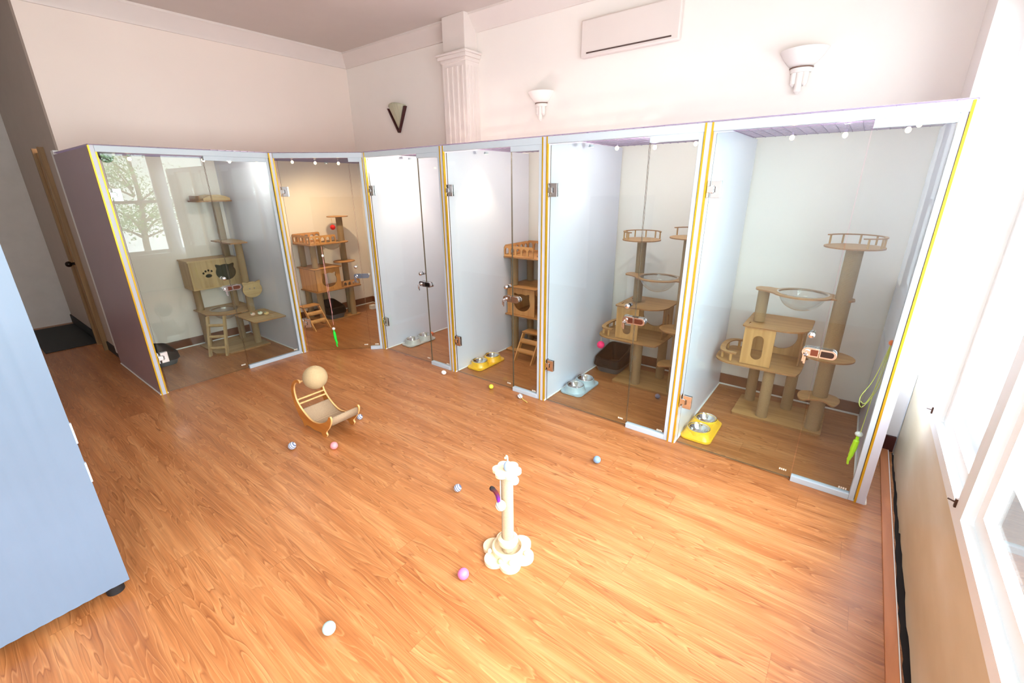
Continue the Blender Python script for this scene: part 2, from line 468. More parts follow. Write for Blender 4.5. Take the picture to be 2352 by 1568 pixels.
# corridor side: wall continuing past the purple end panel, far end wall
HY = 0.95
hw = MB(); hw.box((-6.46, HY, 0), (LEFT_X - 0.1, HY + 0.1, CEIL_Z)); hw.box((FX0, HY, 0), (-6.80, HY + 0.1, CEIL_Z)); hw.box((-6.80, HY, 2.1), (-6.46, HY + 0.1, CEIL_Z))
struct(hw.build('wall_hall', plain('hall_wall_paint', (196, 182, 172), 0.7, noise=0.02)))
struct(MB().box((FX0 - 0.1, FY0, 0), (FX0, HY, CEIL_Z)).build('wall_end', plain('hall_end_paint', (226, 222, 218), 0.7)))
struct(MB().box((-8.3, HY - 0.014, 0), (-6.84, HY, 0.11)).build('baseboard_hall', m_black))
struct(MB().box((LEFT_X - 0.13, HY - 0.035, 0.09), (LEFT_X - 0.03, HY + 0.02, 2.04)).build('trim_3', m_white))
struct(MB().box((LEFT_X - 0.66, HY - 0.012, 0), (LEFT_X - 0.1, HY, 0.10)).build('baseboard_left_return', m_black))
d = struct(MB().box((-6.765, HY - 0.02, 0.01), (-6.49, HY + 0.02, 2.06)).build('door_1', wood('tan_door_veneer', (176, 140, 92), (148, 112, 68), 'z', 0.45)))
MB().box((-6.81, HY - 0.045, 0), (-6.765, HY + 0.03, 2.1)).box((-6.49, HY - 0.045, 0), (-6.45, HY + 0.03, 2.1)).build('door_frame', wood('tan_door_frame', (150, 116, 74), (122, 90, 54), 'z', 0.5), d)
MB().tube((-6.60, HY - 0.02, 0.96), (-6.60, HY - 0.06, 0.96), 0.014).sphere((-6.60, HY - 0.08, 0.96), 0.03).lathe([(0.001, 0), (0.035, 0), (0.035, 0.01)], (-6.60, HY - 0.03, 0.955)).build('door_knob', plain('blackened_brass', (44, 36, 32), 0.25, metal=0.8), d)

tag(MB().box((-8.15, 0.48, 0.0005), (-6.86, HY - 0.016, 0.012)).build('black_floor_patch', m_black, bevel=0.004), 'flat black patch on the corridor floor beside the tan door', 'mat')  # thin black box laid on the corridor floor
# cornice, pilaster
pc = [(0, 0), (0.02, 0), (0.03, 0.03), (0.07, 0.06), (0.11, 0.12), (0.13, 0.13), (0.13, 0.15), (0, 0.15)]
z0 = 3.17
co = MB().add([(LEFT_X, BACK_Y - a, z0 + b) for a, b in pc] + [(WALL_X, BACK_Y - a, z0 + b) for a, b in pc],
              [tuple(range(8)), tuple(range(15, 7, -1))] + [(i, (i + 1) % 8, (i + 1) % 8 + 8, i + 8) for i in range(8)])
struct(co.build('trim_1', m_trim))
co = MB().add([(LEFT_X + a, 0.95, z0 + b) for a, b in pc] + [(LEFT_X + a, BACK_Y - 0.001, z0 + b) for a, b in pc],
              [tuple(range(8)), tuple(range(15, 7, -1))] + [(i, (i + 1) % 8, (i + 1) % 8 + 8, i + 8) for i in range(8)])
struct(co.build('trim_2', m_trim))

PX0, PX1, PD = -3.83, -3.50, 0.20
pil = MB().box((PX0, BACK_Y - PD, 0), (PX1, BACK_Y - 0.001, 2.92)).build('trim_4', m_trim)
struct(pil, 'fluted square cream pilaster on the back wall')
fl_ = MB()
for i in range(4):
    xx = PX0 + 0.05 + i * 0.072
    fl_.box((xx, BACK_Y - PD - 0.007, 1.9), (xx + 0.028, BACK_Y - PD + 0.002, 2.86))
for i in range(3):
    yy = BACK_Y - PD + 0.035 + i * 0.05
    fl_.box((PX1 - 0.002, yy, 1.9), (PX1 + 0.006, yy + 0.022, 2.86))
fl_.build('fluting', m_trim, pil, bevel=0.003)
cap = MB()
for i, (e, a, b) in enumerate(((0.015, 2.90, 2.93), (0.035, 2.93, 2.965), (0.05, 2.965, 2.985))):
    cap.box((PX0 - e, BACK_Y - PD - e, a), (PX1 + e, BACK_Y - 0.001, b))
cap.box((PX0 + 0.01, BACK_Y - PD + 0.01, 2.98), (PX1 - 0.01, BACK_Y - 0.001, CEIL_Z))
cap.build('capital', m_trim, pil, bevel=0.004)

# baseboards with white bead
struct(MB().box((LEFT_X, 0.96, 0), (LEFT_X + 0.014, BACK_Y, 0.10)).build('baseboard_left', m_basebrown))
struct(MB().box((LEFT_X + 0.014, BACK_Y - 0.014, 0), (0.26, BACK_Y, 0.10)).build('baseboard_back', m_basebrown))
struct(MB().tube((LEFT_X + 0.018, 0.96, 0.008), (LEFT_X + 0.018, BACK_Y - 0.02, 0.008), 0.008, 8).build('trim_5', m_bead))
struct(MB().tube((LEFT_X + 0.02, BACK_Y - 0.018, 0.008), (0.26, BACK_Y - 0.018, 0.008), 0.008, 8).build('trim_6', m_bead))

# right-hand window wall
m_beige = NT('weathered_beige_board')
def _bw():
    t = m_beige; tc = t.new('ShaderNodeTexCoord'); nz = t.new('ShaderNodeTexNoise'); nz.inputs['Scale'].default_value = 1.6; nz.inputs['Detail'].default_value = 5
    mp = t.new('ShaderNodeMapping'); mp.inputs['Scale'].default_value = (1, 0.7, 2.2); t.link(tc.outputs['Object'], mp.inputs[0]); t.link(mp.outputs[0], nz.inputs['Vector'])
    t.link(t.ramp(nz.outputs[0], [(0.3, lin(196, 178, 144)), (0.55, lin(214, 200, 172)), (0.75, lin(228, 220, 202))]), t.b.inputs['Base Color'])
    t.b.inputs['Roughness'].default_value = 0.35
_bw(); m_beige = m_beige.m
yy = 3.52; edge = []
while yy > FY0:
    edge.append((yy, 0.016 + random.uniform(-0.010, 0.012) + (0.012 if 1.7 < yy < 2.6 else 0))); yy -= random.uniform(0.03, 0.09)
outl = [(3.52, WIN_Z0 - 0.02)] + edge + [(FY0, WIN_Z0 - 0.02)]
struct(MB().board(outl, 0.03, plane='yz', at=WALL_X).build('wall_right', m_beige, smooth=False), 'low beige board wall under the white windows')
gp = []; yy = 3.53
while yy > FY0 + 0.02:
    w_ = 0.006 + 0.012 * max(0.0, 1 - abs(yy - 2.2) / 0.9) + random.uniform(-0.002, 0.003)
    gp.append((WALL_X - w_, yy)); yy -= random.uniform(0.03, 0.07)
MB().board([(WALL_X + 0.04, 3.53)] + gp + [(WALL_X + 0.04, FY0 + 0.02)], 0.002, (), 'xy', 0.0).build('floor_gap', plain('dark_void', (30, 22, 20), 0.9), bpy.data.objects['wall_right'], smooth=False)
rw = MB(); rw.box((WALL_X + 0.035, FY0, 0), (WALL_X + 0.20, 3.52, WIN_Z0 - 0.03)); rw.build('dark_gap_backing', plain('dark_void', (30, 22, 20), 0.9), bpy.data.objects['wall_right'])
m_bright = plain('window_wall_white', (240, 242, 242), 0.5, noise=0.01)
ru = MB(); ru.box((WALL_X, FY0, WIN_Z1), (WALL_X + 0.2, 3.52, CEIL_Z)); ru.box((WALL_X, 3.505, 0.0), (WALL_X + 0.2, 3.559, CEIL_Z))
struct(ru.build('wall_right_upper', m_bright))
struct(MB().box((0.315, 3.56, 0), (WALL_X + 0.2, BACK_Y, CEIL_Z)).build('wall_return', m_wall))
struct(MB().box((0.315, 3.545, 0.0), (WALL_X - 0.002, 3.56, 0.11)).build('baseboard_return', plain('dark_red_brown_wood', (74, 26, 20), 0.4, noise=0.2)))
struct(MB().box((0.383, FY0, 0.0), (0.424, 3.545, 0.012)).build('trim_7', wood('reddish_floor_strip', (196, 124, 78), (170, 100, 58), 'y', 0.4), bevel=0.002))
struct(MB().box((0.423, FY0, 0.0), (0.428, 3.545, 0.010)).build('trim_8', m_bead))
m_wf = plain('white_window_frame', (242, 246, 248), 0.35, noise=0.01)
for i, (a, b) in enumerate(WINDOWS):
    w = struct(MB().board([(a - 0.045, WIN_Z0 - 0.03), (b + 0.045, WIN_Z0 - 0.03), (b + 0.045, WIN_Z1 + 0.02), (a - 0.045, WIN_Z1 + 0.02)], 0.07,
               [[(a, WIN_Z0 + 0.02), (a, WIN_Z1 - 0.03), (b, WIN_Z1 - 0.03), (b, WIN_Z0 + 0.02)]], 'yz', WALL_X - 0.006).build('window_%d' % (i + 1), m_wf, smooth=False))
    sa = MB(); x = WALL_X + 0.025
    sa.board([(a + 0.004, WIN_Z0 + 0.024), (b - 0.004, WIN_Z0 + 0.024), (b - 0.004, WIN_Z1 - 0.034), (a + 0.004, WIN_Z1 - 0.034)], 0.03,
             [[(a + 0.06, WIN_Z0 + 0.085), (a + 0.06, 1.48), (b - 0.06, 1.48), (b - 0.06, WIN_Z0 + 0.085)],
              [(a + 0.06, 1.53), (a + 0.06, WIN_Z1 - 0.09), (b - 0.06, WIN_Z1 - 0.09), (b - 0.06, 1.53)]], 'yz', x)
    sa.build('sash', m_wf, w, smooth=False)
    MB().box((x + 0.01, a + 0.055, WIN_Z0 + 0.08), (x + 0.014, b - 0.055, WIN_Z1 - 0.085)).build('pane', m_winglass, w)
    lt = MB().box((WALL_X - 0.012, a - 0.003, WIN_Z0 + 0.012), (WALL_X - 0.004, a + 0.008, WIN_Z0 + 0.045)).tube((WALL_X - 0.008, a + 0.003, WIN_Z0 + 0.03), (WALL_X - 0.024, a + 0.030, WIN_Z0 + 0.022), 0.003, 8)
    lt.build('latch', plain('brown_latch_metal', (84, 58, 46), 0.4, metal=0.6), w)

# ------------------------------------------------------------------ cubicles
HZ0, HZ1 = 1.965, 2.01
FRONT_Y = 2.81
C1X = -4.575
ORD = {1: 'leftmost', 2: 'angled corner', 3: 'narrow third', 4: 'fourth', 5: 'fifth', 6: 'rightmost'}
G_PART = 'partition panels between the glass cubicles'

def front_T(p0, p1):
    a = Vector((*p0, 0)); b = Vector((*p1, 0)); u = (b - a).normalized(); n = Vector((-u.y, u.x, 0))   # n points into the cubicle
    def T(p): return a + u * p.x + n * p.y + Vector((0, 0, p.z))
    return T, (b - a).length

def partition(p0, p1, th, label, gold=(1, 1), mat=None, cap=True):
    """p0 = front end (centre line), p1 = back end; thickness th"""
    T, L = front_T(p0, p1)
    t = thing('partition_panel', (p0[0], p0[1], 0), label, 'partition', G_PART)
    h = th / 2
    mats = mat if mat else m_panel
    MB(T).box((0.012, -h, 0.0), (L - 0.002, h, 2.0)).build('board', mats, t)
    MB(T).box((-0.004, -h + 0.009, 0.0), (0.012, h - 0.009, HZ1)).build('front_edge', m_edge, t)
    for sgn, g in ((-1, gold[0]), (1, gold[1])):
        if g: MB(T).box((-0.007, min(sgn * h, sgn * (h - 0.010)), 0.0), (0.0118, max(sgn * h, sgn * (h - 0.010)), HZ1)).build('gold_strip', m_gold, t)
        else: MB(T).box((-0.004, min(sgn * h, sgn * (h - 0.009)), 0.0), (0.0118, max(sgn * h, sgn * (h - 0.009)), HZ1)).build('edge_strip', m_edge, t)
    for sgn in (-1, 1):
        MB(T).tube((0.0, sgn * (h + 0.003), 0.006), (L - 0.02, sgn * (h + 0.003), 0.006), 0.006, 8).build('floor_bead', m_bead, t)
    return t

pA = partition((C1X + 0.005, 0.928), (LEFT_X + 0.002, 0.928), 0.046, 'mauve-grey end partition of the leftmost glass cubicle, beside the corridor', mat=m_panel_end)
pB = partition((-4.555, 2.215), (LEFT_X + 0.002, 2.215), 0.046, 'partition panel between the leftmost cubicle and the angled corner cubicle')
pC = partition((-3.935, 2.80), (-3.935, BACK_Y - 0.016), 0.046, 'partition panel between the angled corner cubicle and the one with pale grey bowls')
pD = partition((-2.863, 2.80), (-2.863, BACK_Y - 0.016), 0.046, 'partition panel left of the cubicle with the yellow bowls and step ladder')
pE = partition((-1.843, 2.80), (-1.843, BACK_Y - 0.016), 0.046, 'partition panel left of the cubicle with the blue-grey bowls')
pF = partition((-0.768, 2.80), (-0.768, BACK_Y - 0.016), 0.046, 'partition panel left of the rightmost glass cubicle')
pG = partition((0.286, 2.80), (0.286, BACK_Y - 0.016), 0.048, 'end partition panel on the right side of the rightmost cubicle', gold=(0, 1))

FRONTS = {1: ((C1X, 0.953), (C1X, 2.19)), 2: ((-4.545, 2.245), (-3.962, 2.800)), 3: ((-3.910, FRONT_Y), (-2.888, FRONT_Y)),
          4: ((-2.838, FRONT_Y), (-1.868, FRONT_Y)), 5: ((-1.818, FRONT_Y), (-0.793, FRONT_Y)), 6: ((-0.743, FRONT_Y), (0.260, FRONT_Y))}
SPLIT = {1: 0.690, 2: 0.675, 3: 0.733, 4: 0.690, 5: 0.716, 6: 0.693}
WHAT = {1: 'leftmost cubicle with the paw-print cat tree', 2: 'angled corner cubicle lit orange', 3: 'narrow cubicle with pale grey bowls',
        4: 'cubicle with yellow bowls and step ladder', 5: 'cubicle with blue-grey bowls', 6: 'rightmost cubicle with large yellow bowls'}
for k in range(1, 7):
    T, L = front_T(*FRONTS[k]); s = SPLIT[k]; p0 = FRONTS[k][0]; what = WHAT[k]
    # header
    hd = MB(T).box((-0.012, -0.014, HZ0), (L + 0.012, 0.026, HZ1))
    tag(hd.build('header_beam', m_alu, bevel=0.002), 'white header beam over the ' + what, 'beam', 'header beams of the cubicles')
    # hinged door
    c = T(Vector((s / 2, 0, 0)))
    dr = thing('glass_door', (c.x, c.y, 0), 'hinged clear glass door of the ' + what, 'door', 'glass doors of the cubicles')
    def pane_mb(x0, x1, z0, z1, th=0.009):
        m = MB(T); m.box((x0, 0, z0), (x1, th, z1)); m.mi = [1, 1, 0, 1, 0, 1]; return m
    pane_mb(0.014, s - 0.004, 0.012, 1.955).build('pane', [m_glass, m_gedge], dr, smooth=False, recalc=False)
    for hz in (0.325, 1.663):
        h = MB(T)
        for yy in (-0.008, 0.009):
            h.board([(0.022, hz - 0.046), (0.075, hz - 0.046), (0.075, hz + 0.046), (0.022, hz + 0.046), (0.022, hz + 0.02), (0.040, hz + 0.02), (0.040, hz - 0.02), (0.022, hz - 0.02)], 0.007, (), 'xz', yy)
        ho = h.build('hinge', m_chrome, dr, bevel=0.0015, smooth=False)
        MB(T).box((0.002, -0.012, hz - 0.019), (0.038, 0.021, hz + 0.019)).box((0.0005, -0.010, hz - 0.046), (0.010, 0.030, hz + 0.046)).build('knuckle', m_chrome, ho, bevel=0.002)
        MB(T).box((0.043, -0.0095, hz - 0.016), (0.047, -0.008, hz + 0.016)).build('slot', m_darkchrome, ho)
    kx = s - 0.052
    kn = MB(T)
    kn.tube((kx, 0.0, 0.918), (kx, -0.012, 0.918), 0.010, 16).tube((kx, -0.012, 0.918), (kx, -0.026, 0.918), 0.017, 20).sphere((kx, -0.027, 0.918), 0.017, 16, 8, (1, 0.5, 1))
    kn.tube((kx, 0.009, 0.918), (kx, 0.035, 0.918), 0.015, 16)
    kn.build('knob', m_chrome, dr)
    def lock(x0, x1, left, par):
        m = MB(T); lz = 0.822; r = 0.0245
        if left: o = rrect(x0, lz - r, x1, lz + r, [r - .001, 0.0, 0.0, r - .001], 8)
        else: o = rrect(x0, lz - r, x1, lz + r, [0.0, r - .001, r - .001, 0.0], 8)
        m.board(o, 0.024, (), 'xz', -0.024); m.board(o, 0.014, (), 'xz', 0.009)
        lo = m.build('lock', m_chrome, par, bevel=0.005)
        return lo
    lz = 0.822
    lo = lock(s - 0.080, s - 0.002, True, dr)
    MB(T).tube((s - 0.055, -0.024, lz), (s - 0.055, -0.034, lz), 0.013, 20).build('cylinder', m_chrome, lo)
    if k in (1, 5, 6): MB(T).board(rrect(s - 0.040, lz - 0.017, s - 0.006, lz + 0.017, 0.003), 0.001, (), 'xz', -0.0255).build('insert', plain('red_brown_reflection', (120, 74, 58), 0.2, metal=0.8), lo)  # red-brown reflection painted into the insert colour
    ky = MB(T).lathe([(0.008, -0.002), (0.011, 0), (0.008, 0.002), (0.008, -0.002)], (s - 0.059, -0.042, lz - 0.012), 14)
    ky.tube((s - 0.059, -0.034, lz), (s - 0.059, -0.046, lz - 0.004), 0.003, 8).box((s - 0.064, -0.044, lz - 0.062), (s - 0.055, -0.041, lz - 0.022)).box((s - 0.072, -0.047, lz - 0.050), (s - 0.065, -0.044, lz - 0.012))
    ky.build('key', m_chrome, lo)
    m_mark = plain('etched_glass_mark', (222, 214, 200), 0.6)
    def etched(x, par):
        m = MB(T)
        for j, (dx, w_) in enumerate(((-0.02, 0.008), (-0.009, 0.006), (0.0, 0.009), (0.012, 0.006))):
            m.box((x + dx, -0.0012, 0.050), (x + dx + w_, -0.0004, 0.062))
        m.build('etched_mark', m_mark, par)
    etched(s - 0.045, dr)
    # fixed pane with its white channels
    c = T(Vector(((s + L) / 2, 0, 0)))
    fp = thing('fixed_glass_panel', (c.x, c.y, 0), 'fixed clear glass pane of the ' + what, 'glass panel', 'fixed glass panes of the cubicles')
    pane_mb(s + 0.002, L - 0.012, 0.020, 1.955).build('pane', [m_glass, m_gedge], fp, smooth=False, recalc=False)
    MB(T).box((s + 0.001, -0.014, 0.0), (L - 0.026, 0.022, 0.036)).build('bottom_channel', m_alu, fp, bevel=0.002)
    MB(T).box((s + 0.001, -0.012, 1.928), (L - 0.026, 0.021, HZ0)).build('top_channel', m_alu, fp, bevel=0.002)
    MB(T).box((L - 0.026, -0.012, 0.0), (L - 0.001, 0.022, HZ0)).build('side_channel', m_alu, fp, bevel=0.002)
    st = lock(s + 0.001, s + 0.078, False, fp); st.name = 'lock_keeper'
    if k not in (2, 4): MB(T).board(rrect(s + 0.006, lz - 0.016, s + 0.066, lz + 0.016, [0.003, 0.014, 0.014, 0.003]), 0.001, (), 'xz', -0.0255).build('insert', m_darkchrome if k in (3, 6) else MATS.get('red_brown_reflection', m_darkchrome), st)
    etched(L - 0.06, fp)

# wire mesh lids
REG = {1: (LEFT_X, 0.91, C1X, 2.215), 3: (-3.935, 2.80, -2.865, BACK_Y), 4: (-2.862, 2.80, -1.845, BACK_Y), 5: (-1.842, 2.80, -0.77, BACK_Y), 6: (-0.767, 2.80, 0.285, BACK_Y), 2: (LEFT_X, 2.216, -3.937, BACK_Y)}
def clip(x0, y0, x1, y1, k):
    if k != 2: return (x0, y0, x1, y1)
    # keep the part with x - y <= dk (behind the diagonal front)
    dk = -6.79
    if x0 == x1:
        lo = max(y0, x0 - dk); return (x0, lo, x1, y1) if lo < y1 else None
    hi = min(x1, y0 + dk); return (x0, y0, hi, y1) if hi > x0 else None
for k, (x0, y0, x1, y1) in REG.items():
    m = MB(); sp_ = 0.062; e = 0.0016
    n = int((x1 - x0) / sp_)
    for i in range(n + 1):
        x = x0 + 0.006 + i * (x1 - x0 - 0.012) / n
        q = clip(x, y0 + 0.004, x, y1 - 0.004, k)
        if q: m.box((x - e, q[1] - (0.0 if k == 1 else 0.006), HZ1 + 0.001), (x + e, q[3], HZ1 + 0.001 + 2 * e))
    n = int((y1 - y0) / sp_)
    for i in range(n + 1):
        y = y0 + 0.006 + i * (y1 - y0 - 0.012) / n
        q = clip(x0 + 0.004, y, x1 - 0.004, y, k)
        if q: m.box((q[0], y - e, HZ1 + 0.001 + 2 * e), (q[2] + (0.006 if k == 1 else 0), y + e, HZ1 + 0.001 + 4 * e))
    c = ((x0 + x1) / 2, (y0 + y1) / 2, HZ1)
    t = thing('wire_mesh_lid', c, 'wire mesh lid on top of the ' + WHAT[k], 'mesh lid', 'wire mesh lids of the cubicles')
    m.build('wire_grid', m_wire, t, smooth=False)
    if k == 2: poly = [(x0, y0), (y0 - 6.79, y0), (x1, x1 + 6.79), (x1, y1), (x0, y1)]
    else: poly = [(x0, y0), (x1, y0), (x1, y1), (x0, y1)]
    MB().board(poly, 0.001, (), 'xy', HZ1 + 0.008).build('fringe_sheet', m_fringe, t, smooth=False)  # sheet added over the wires to paint their lavender fringe

# fairy bulbs under the mesh
def bulb(x, y, z, lab):
    t = thing('fairy_light', (x, y, z), lab, 'light bulb', 'small warm bulbs hanging under the mesh lids')
    MB().sphere((x, y, z), 0.013, 14, 8, (1, 1, 1.15)).build('bulb', m_bulb, t)
    MB().tube((x, y, z + 0.012), (x, y, z + 0.03), 0.006, 8).tube((x, y, z + 0.03), (x, y, HZ1 + 0.003), 0.0015, 6).build('socket', m_wire, t)
NB = {1: 'leftmost cubicle', 2: 'angled corner cubicle', 3: 'narrow cubicle with pale grey bowls', 4: 'cubicle with yellow bowls and ladder', 5: 'cubicle with blue-grey bowls', 6: 'rightmost cubicle'}
def bulbs(k, pts):
    words = ['first', 'second', 'third', 'fourth', 'fifth']
    for i, p in enumerate(pts): bulb(*p, ('small warm bulb in the %s, %s from the left' % (NB[k], words[i])) if len(pts) > 1 else 'single small warm bulb in the %s' % NB[k])
bulbs(1, [(-4.70, 1.166, 1.929), (-4.62, 1.66, 1.934), (-4.70, 1.902, 1.935), (-4.70, 2.144, 1.935)])
bulbs(2, [(-4.705, 2.495, 1.945), (-4.548, 2.652, 1.935), (-4.387, 2.813, 1.93)])
bulbs(3, [(-3.22, 3.3, 1.945)])
bulbs(4, [(-2.02, 3.3, 1.945)])
bulbs(5, [(-1.542, 3.3, 1.947), (-1.257, 3.3, 1.938), (-0.981, 3.3, 1.944)])
bulbs(6, [(-0.431, 3.3, 1.945), (-0.175, 3.3, 1.942), (0.092, 3.3, 1.948), (0.131, 3.3, 1.972)])

def spot(x, y, z, lab, power, col, target, size=1.9):
    t = thing('spot_lamp', (x, y, z), lab, 'lamp', 'small spot lamps inside the cubicles')
    MB().lathe([(0.001, 0.016), (0.018, 0.016), (0.021, 0.0), (0.018, -0.001), (0.016, 0.003)], (x, y, z), 20).build('housing', m_alu, t)
    MB().lathe([(0.0005, 0.004), (0.0165, 0.004)], (x, y, z), 20).build('lens', m_lamp, t, recalc=False)
    l = bpy.data.lights.new('spot_light', 'SPOT'); l.energy = power; l.color = col; l.spot_size = size; l.spot_blend = 0.7; l.shadow_soft_size = 0.03
    o = bpy.data.objects.new('spot_light', l); COL.objects.link(o); o.parent = t; o.location = (0, 0, -0.008)
    dv = Vector(target) - Vector((x, y, z)); o.rotation_euler = dv.to_track_quat('-Z', 'Y').to_euler()
WARM = (1.0, 0.72, 0.42)
SP = 1.0
SY3, SY4, SY5 = 3.25, 3.2, 3.2
spot(-3.78, SY3, 1.957, 'lit spot lamp at the top of the cubicle with pale grey bowls', 19 * SP, (1.0, 0.74, 0.5), (-3.86, SY3, 0.8), 1.5)
spot(-2.72, SY4, 1.957, 'lit spot lamp at the top of the cubicle with yellow bowls and ladder', 13 * SP, (1.0, 0.74, 0.5), (-2.80, SY4, 0.8), 1.5)
spot(-1.70, SY5, 1.957, 'lit spot lamp at the top of the cubicle with blue-grey bowls', 5 * SP, (1.0, 0.90, 0.76), (-1.78, SY5, 0.8), 1.5)
spot(-5.0, 3.05, 1.955, 'warm orange spot lamp in the angled corner cubicle', 37 * SP, WARM, (-5.35, 3.3, 0.7), 2.6)
tl = thing('strip_lamp', (0.16, 2.9, 1.957), 'short bright lamp strip at the top right of the rightmost cubicle', 'lamp')
MB().box((0.12, 2.885, 1.957), (0.20, 2.915, 1.975)).build('housing', m_alu, tl, bevel=0.003)
MB().box((0.124, 2.889, 1.953), (0.196, 2.911, 1.9568)).build('diffuser', m_lamp, tl)

# one lit bulb per cubicle carries that cubicle's lamp light
for kk, (bp, col) in {1: ((-4.70, 1.902, 1.935), (1, 0.93, 0.82)), 3: ((-3.22, 3.3, 1.945), (1, 0.84, 0.70)), 4: ((-2.02, 3.3, 1.945), (1, 0.86, 0.72)), 5: ((-1.257, 3.3, 1.938), (1, 0.96, 0.92)), 6: ((-0.175, 3.3, 1.942), (0.96, 0.98, 1.0))}.items():
    par = next(o for o in bpy.data.objects if o.name.startswith('fairy_light') and (o.location - Vector(bp)).length < 1e-3)
    l = bpy.data.lights.new('bulb_light', 'POINT'); l.energy = CUB_LAMP[kk]; l.color = col; l.shadow_soft_size = 0.012
    o = bpy.data.objects.new('bulb_light', l); COL.objects.link(o); o.parent = par; o.location = (0, 0, -0.03)
lx, ly = -1.0, 1.0
t = thing('added_ceiling_lamp', (lx, ly, CEIL_Z - 0.07), 'added unseen fill lamp, white and rectangular, on the ceiling above the open floor', 'lamp')  # fixture added out of view to hold the fill light
MB().box((lx - 0.62, ly - 0.32, CEIL_Z - 0.065), (lx + 0.62, ly + 0.32, CEIL_Z)).build('housing', m_white, t, bevel=0.006)
o = bpy.data.objects.new('ceiling_fill_light', CEIL_FILL); COL.objects.link(o); o.parent = t; o.location = (0, 0, 0)
cm = thing('dome_camera', (-4.72, 1.03, 1.95), 'small grey dome camera in the top left corner of the leftmost cubicle', 'camera')
MB().lathe([(0.001, 0.045), (0.055, 0.045), (0.06, 0.02), (0.055, 0.0)], (-4.72, 1.03, 1.945), 24).build('base', plain('grey_camera_shell', (150, 150, 152), 0.4), cm)
MB().sphere((-4.72, 1.03, 1.942), 0.045, 20, 10).build('dome', plain('smoked_dome', (70, 72, 76), 0.1), cm)

# ------------------------------------------------------------------ wall fittings
def white_sconce(x, ztop, w, h, lab):
    t = thing('wall_sconce', (x, BACK_Y, ztop - h), lab, 'wall lamp', 'white plaster uplight sconces')
    r = w / 2; y = BACK_Y
    prof = [(0.34 * r, -0.40 * h), (0.40 * r, -0.39 * h), (0.60 * r, -0.30 * h), (0.82 * r, -0.16 * h), (0.96 * r, -0.04 * h), (r, 0.0), (0.95 * r, 0.0), (0.78 * r, -0.15 * h), (0.3 * r, -0.36 * h)]
    b = MB(); b.lathe(prof, (x, y - 0.002, ztop), 28, 0, 0.5, PI); b.build('bowl', m_sconce_w, t)
    MB().lathe([(0.36 * r, -0.395 * h), (0.50 * r, -0.395 * h), (0.50 * r, -0.375 * h), (0.36 * r, -0.37 * h)], (x, y - 0.002, ztop), 24, 0, 0.5, PI).build('band', plain('brown_band', (120, 88, 76), 0.5), t)
    MB().lathe([(0.30 * r, -0.50 * h), (0.44 * r, -0.50 * h), (0.46 * r, -0.40 * h), (0.3 * r, -0.40 * h)], (x, y - 0.002, ztop), 24, 0, 0.5, PI).build('collar', m_sconce_w, t)
    for dx, l, yy in ((-0.24, 0.80, 0.30), (0.24, 0.80, 0.30), (0.0, 0.98, 0.36)):
        q = 0.13 * r if dx else 0.15 * r
        MB().sweep([(x + dx * r, y - yy * r * 0.6, ztop - 0.49 * h), (x + dx * r, y - yy * r * 0.6, ztop - (l - 0.06) * h), (x + dx * r, y - yy * r * 0.5, ztop - l * h)], [q, q, q * 0.35], 14).build('reed', m_sconce_w, t)
white_sconce(-2.697, 2.54, 0.27, 0.255, 'smaller white uplight wall sconce beside the fluted pilaster')
white_sconce(-0.545, 2.545, 0.29, 0.275, 'larger white uplight wall sconce at upper right above the rightmost cubicle')

t = thing('fan_sconce', (-4.83, BACK_Y, 2.33), 'V-shaped dark maroon wall sconce with pale green fluted fan shade', 'wall lamp')
cx, zb, zt = -4.835, 2.37, 2.665
prof = []
sh = MB(); N = 24; rows = 8
vs_, fs_ = [], []
for j in range(rows + 1):
    f = j / rows
    for i in range(N + 1):
        a = (i / N - 0.5) * 2
        wdt = 0.012 + 0.135 * f
        bulge = 0.085 * f * math.sqrt(max(0, 1 - a * a)) + 0.004 * math.cos(a * 22) * f
        zz = zb + (zt - zb) * (f - 0.10 * f * a * a)
        vs_.append((cx + wdt * a, BACK_Y - 0.004 - bulge, zz))
for j in range(rows):
    for i in range(N):
        q = j * (N + 1) + i; fs_.append((q, q + 1, q + N + 2, q + N + 1))
sh.add(vs_, fs_); sh.build('shade', m_sconce_g, t, solid=0.003)
for sg in (-1, 1):
    m = MB(); x1 = cx + sg * 0.158; x0 = cx + sg * 0.002
    m.add([(x0 - 0.011, BACK_Y - 0.030, zb - 0.035), (x0 + 0.011, BACK_Y - 0.030, zb - 0.035), (x1 + 0.011, BACK_Y - 0.045, zt - 0.045), (x1 - 0.011, BACK_Y - 0.045, zt - 0.045),
           (x0 - 0.011, BACK_Y - 0.001, zb - 0.035), (x0 + 0.011, BACK_Y - 0.001, zb - 0.035), (x1 + 0.011, BACK_Y - 0.001, zt - 0.045), (x1 - 0.011, BACK_Y - 0.001, zt - 0.045)],
          [(0, 1, 2, 3), (7, 6, 5, 4), (0, 4, 5, 1), (1, 5, 6, 2), (2, 6, 7, 3), (3, 7, 4, 0)])
    m.build('frame_arm', m_maroon, t, bevel=0.003)

t = thing('wall_unit', (-1.83, BACK_Y, 2.74), 'white rectangular wall unit with a dark slot, high on the back wall', 'wall unit')
MB().box((-2.26, BACK_Y - 0.06, 2.745), (-1.40, BACK_Y - 0.001, 3.03)).build('casing', m_trim, t, bevel=0.012)
MB().box((-2.20, BACK_Y - 0.064, 2.772), (-1.46, BACK_Y - 0.0605, 2.782)).build('slot', plain('dark_slot', (80, 60, 56), 0.6), t)

# ------------------------------------------------------------------ cat trees
def BD(T=None):
    m = MB(T); m.edge = 1; return m      # board whose cut edges show darker
G_TREE = 'wooden cat trees inside the cubicles'
def post(m, p, z0, z1, r=0.038, seg=24):
    return m.tube((p[0], p[1], z0), (p[0], p[1], z1), r, seg)

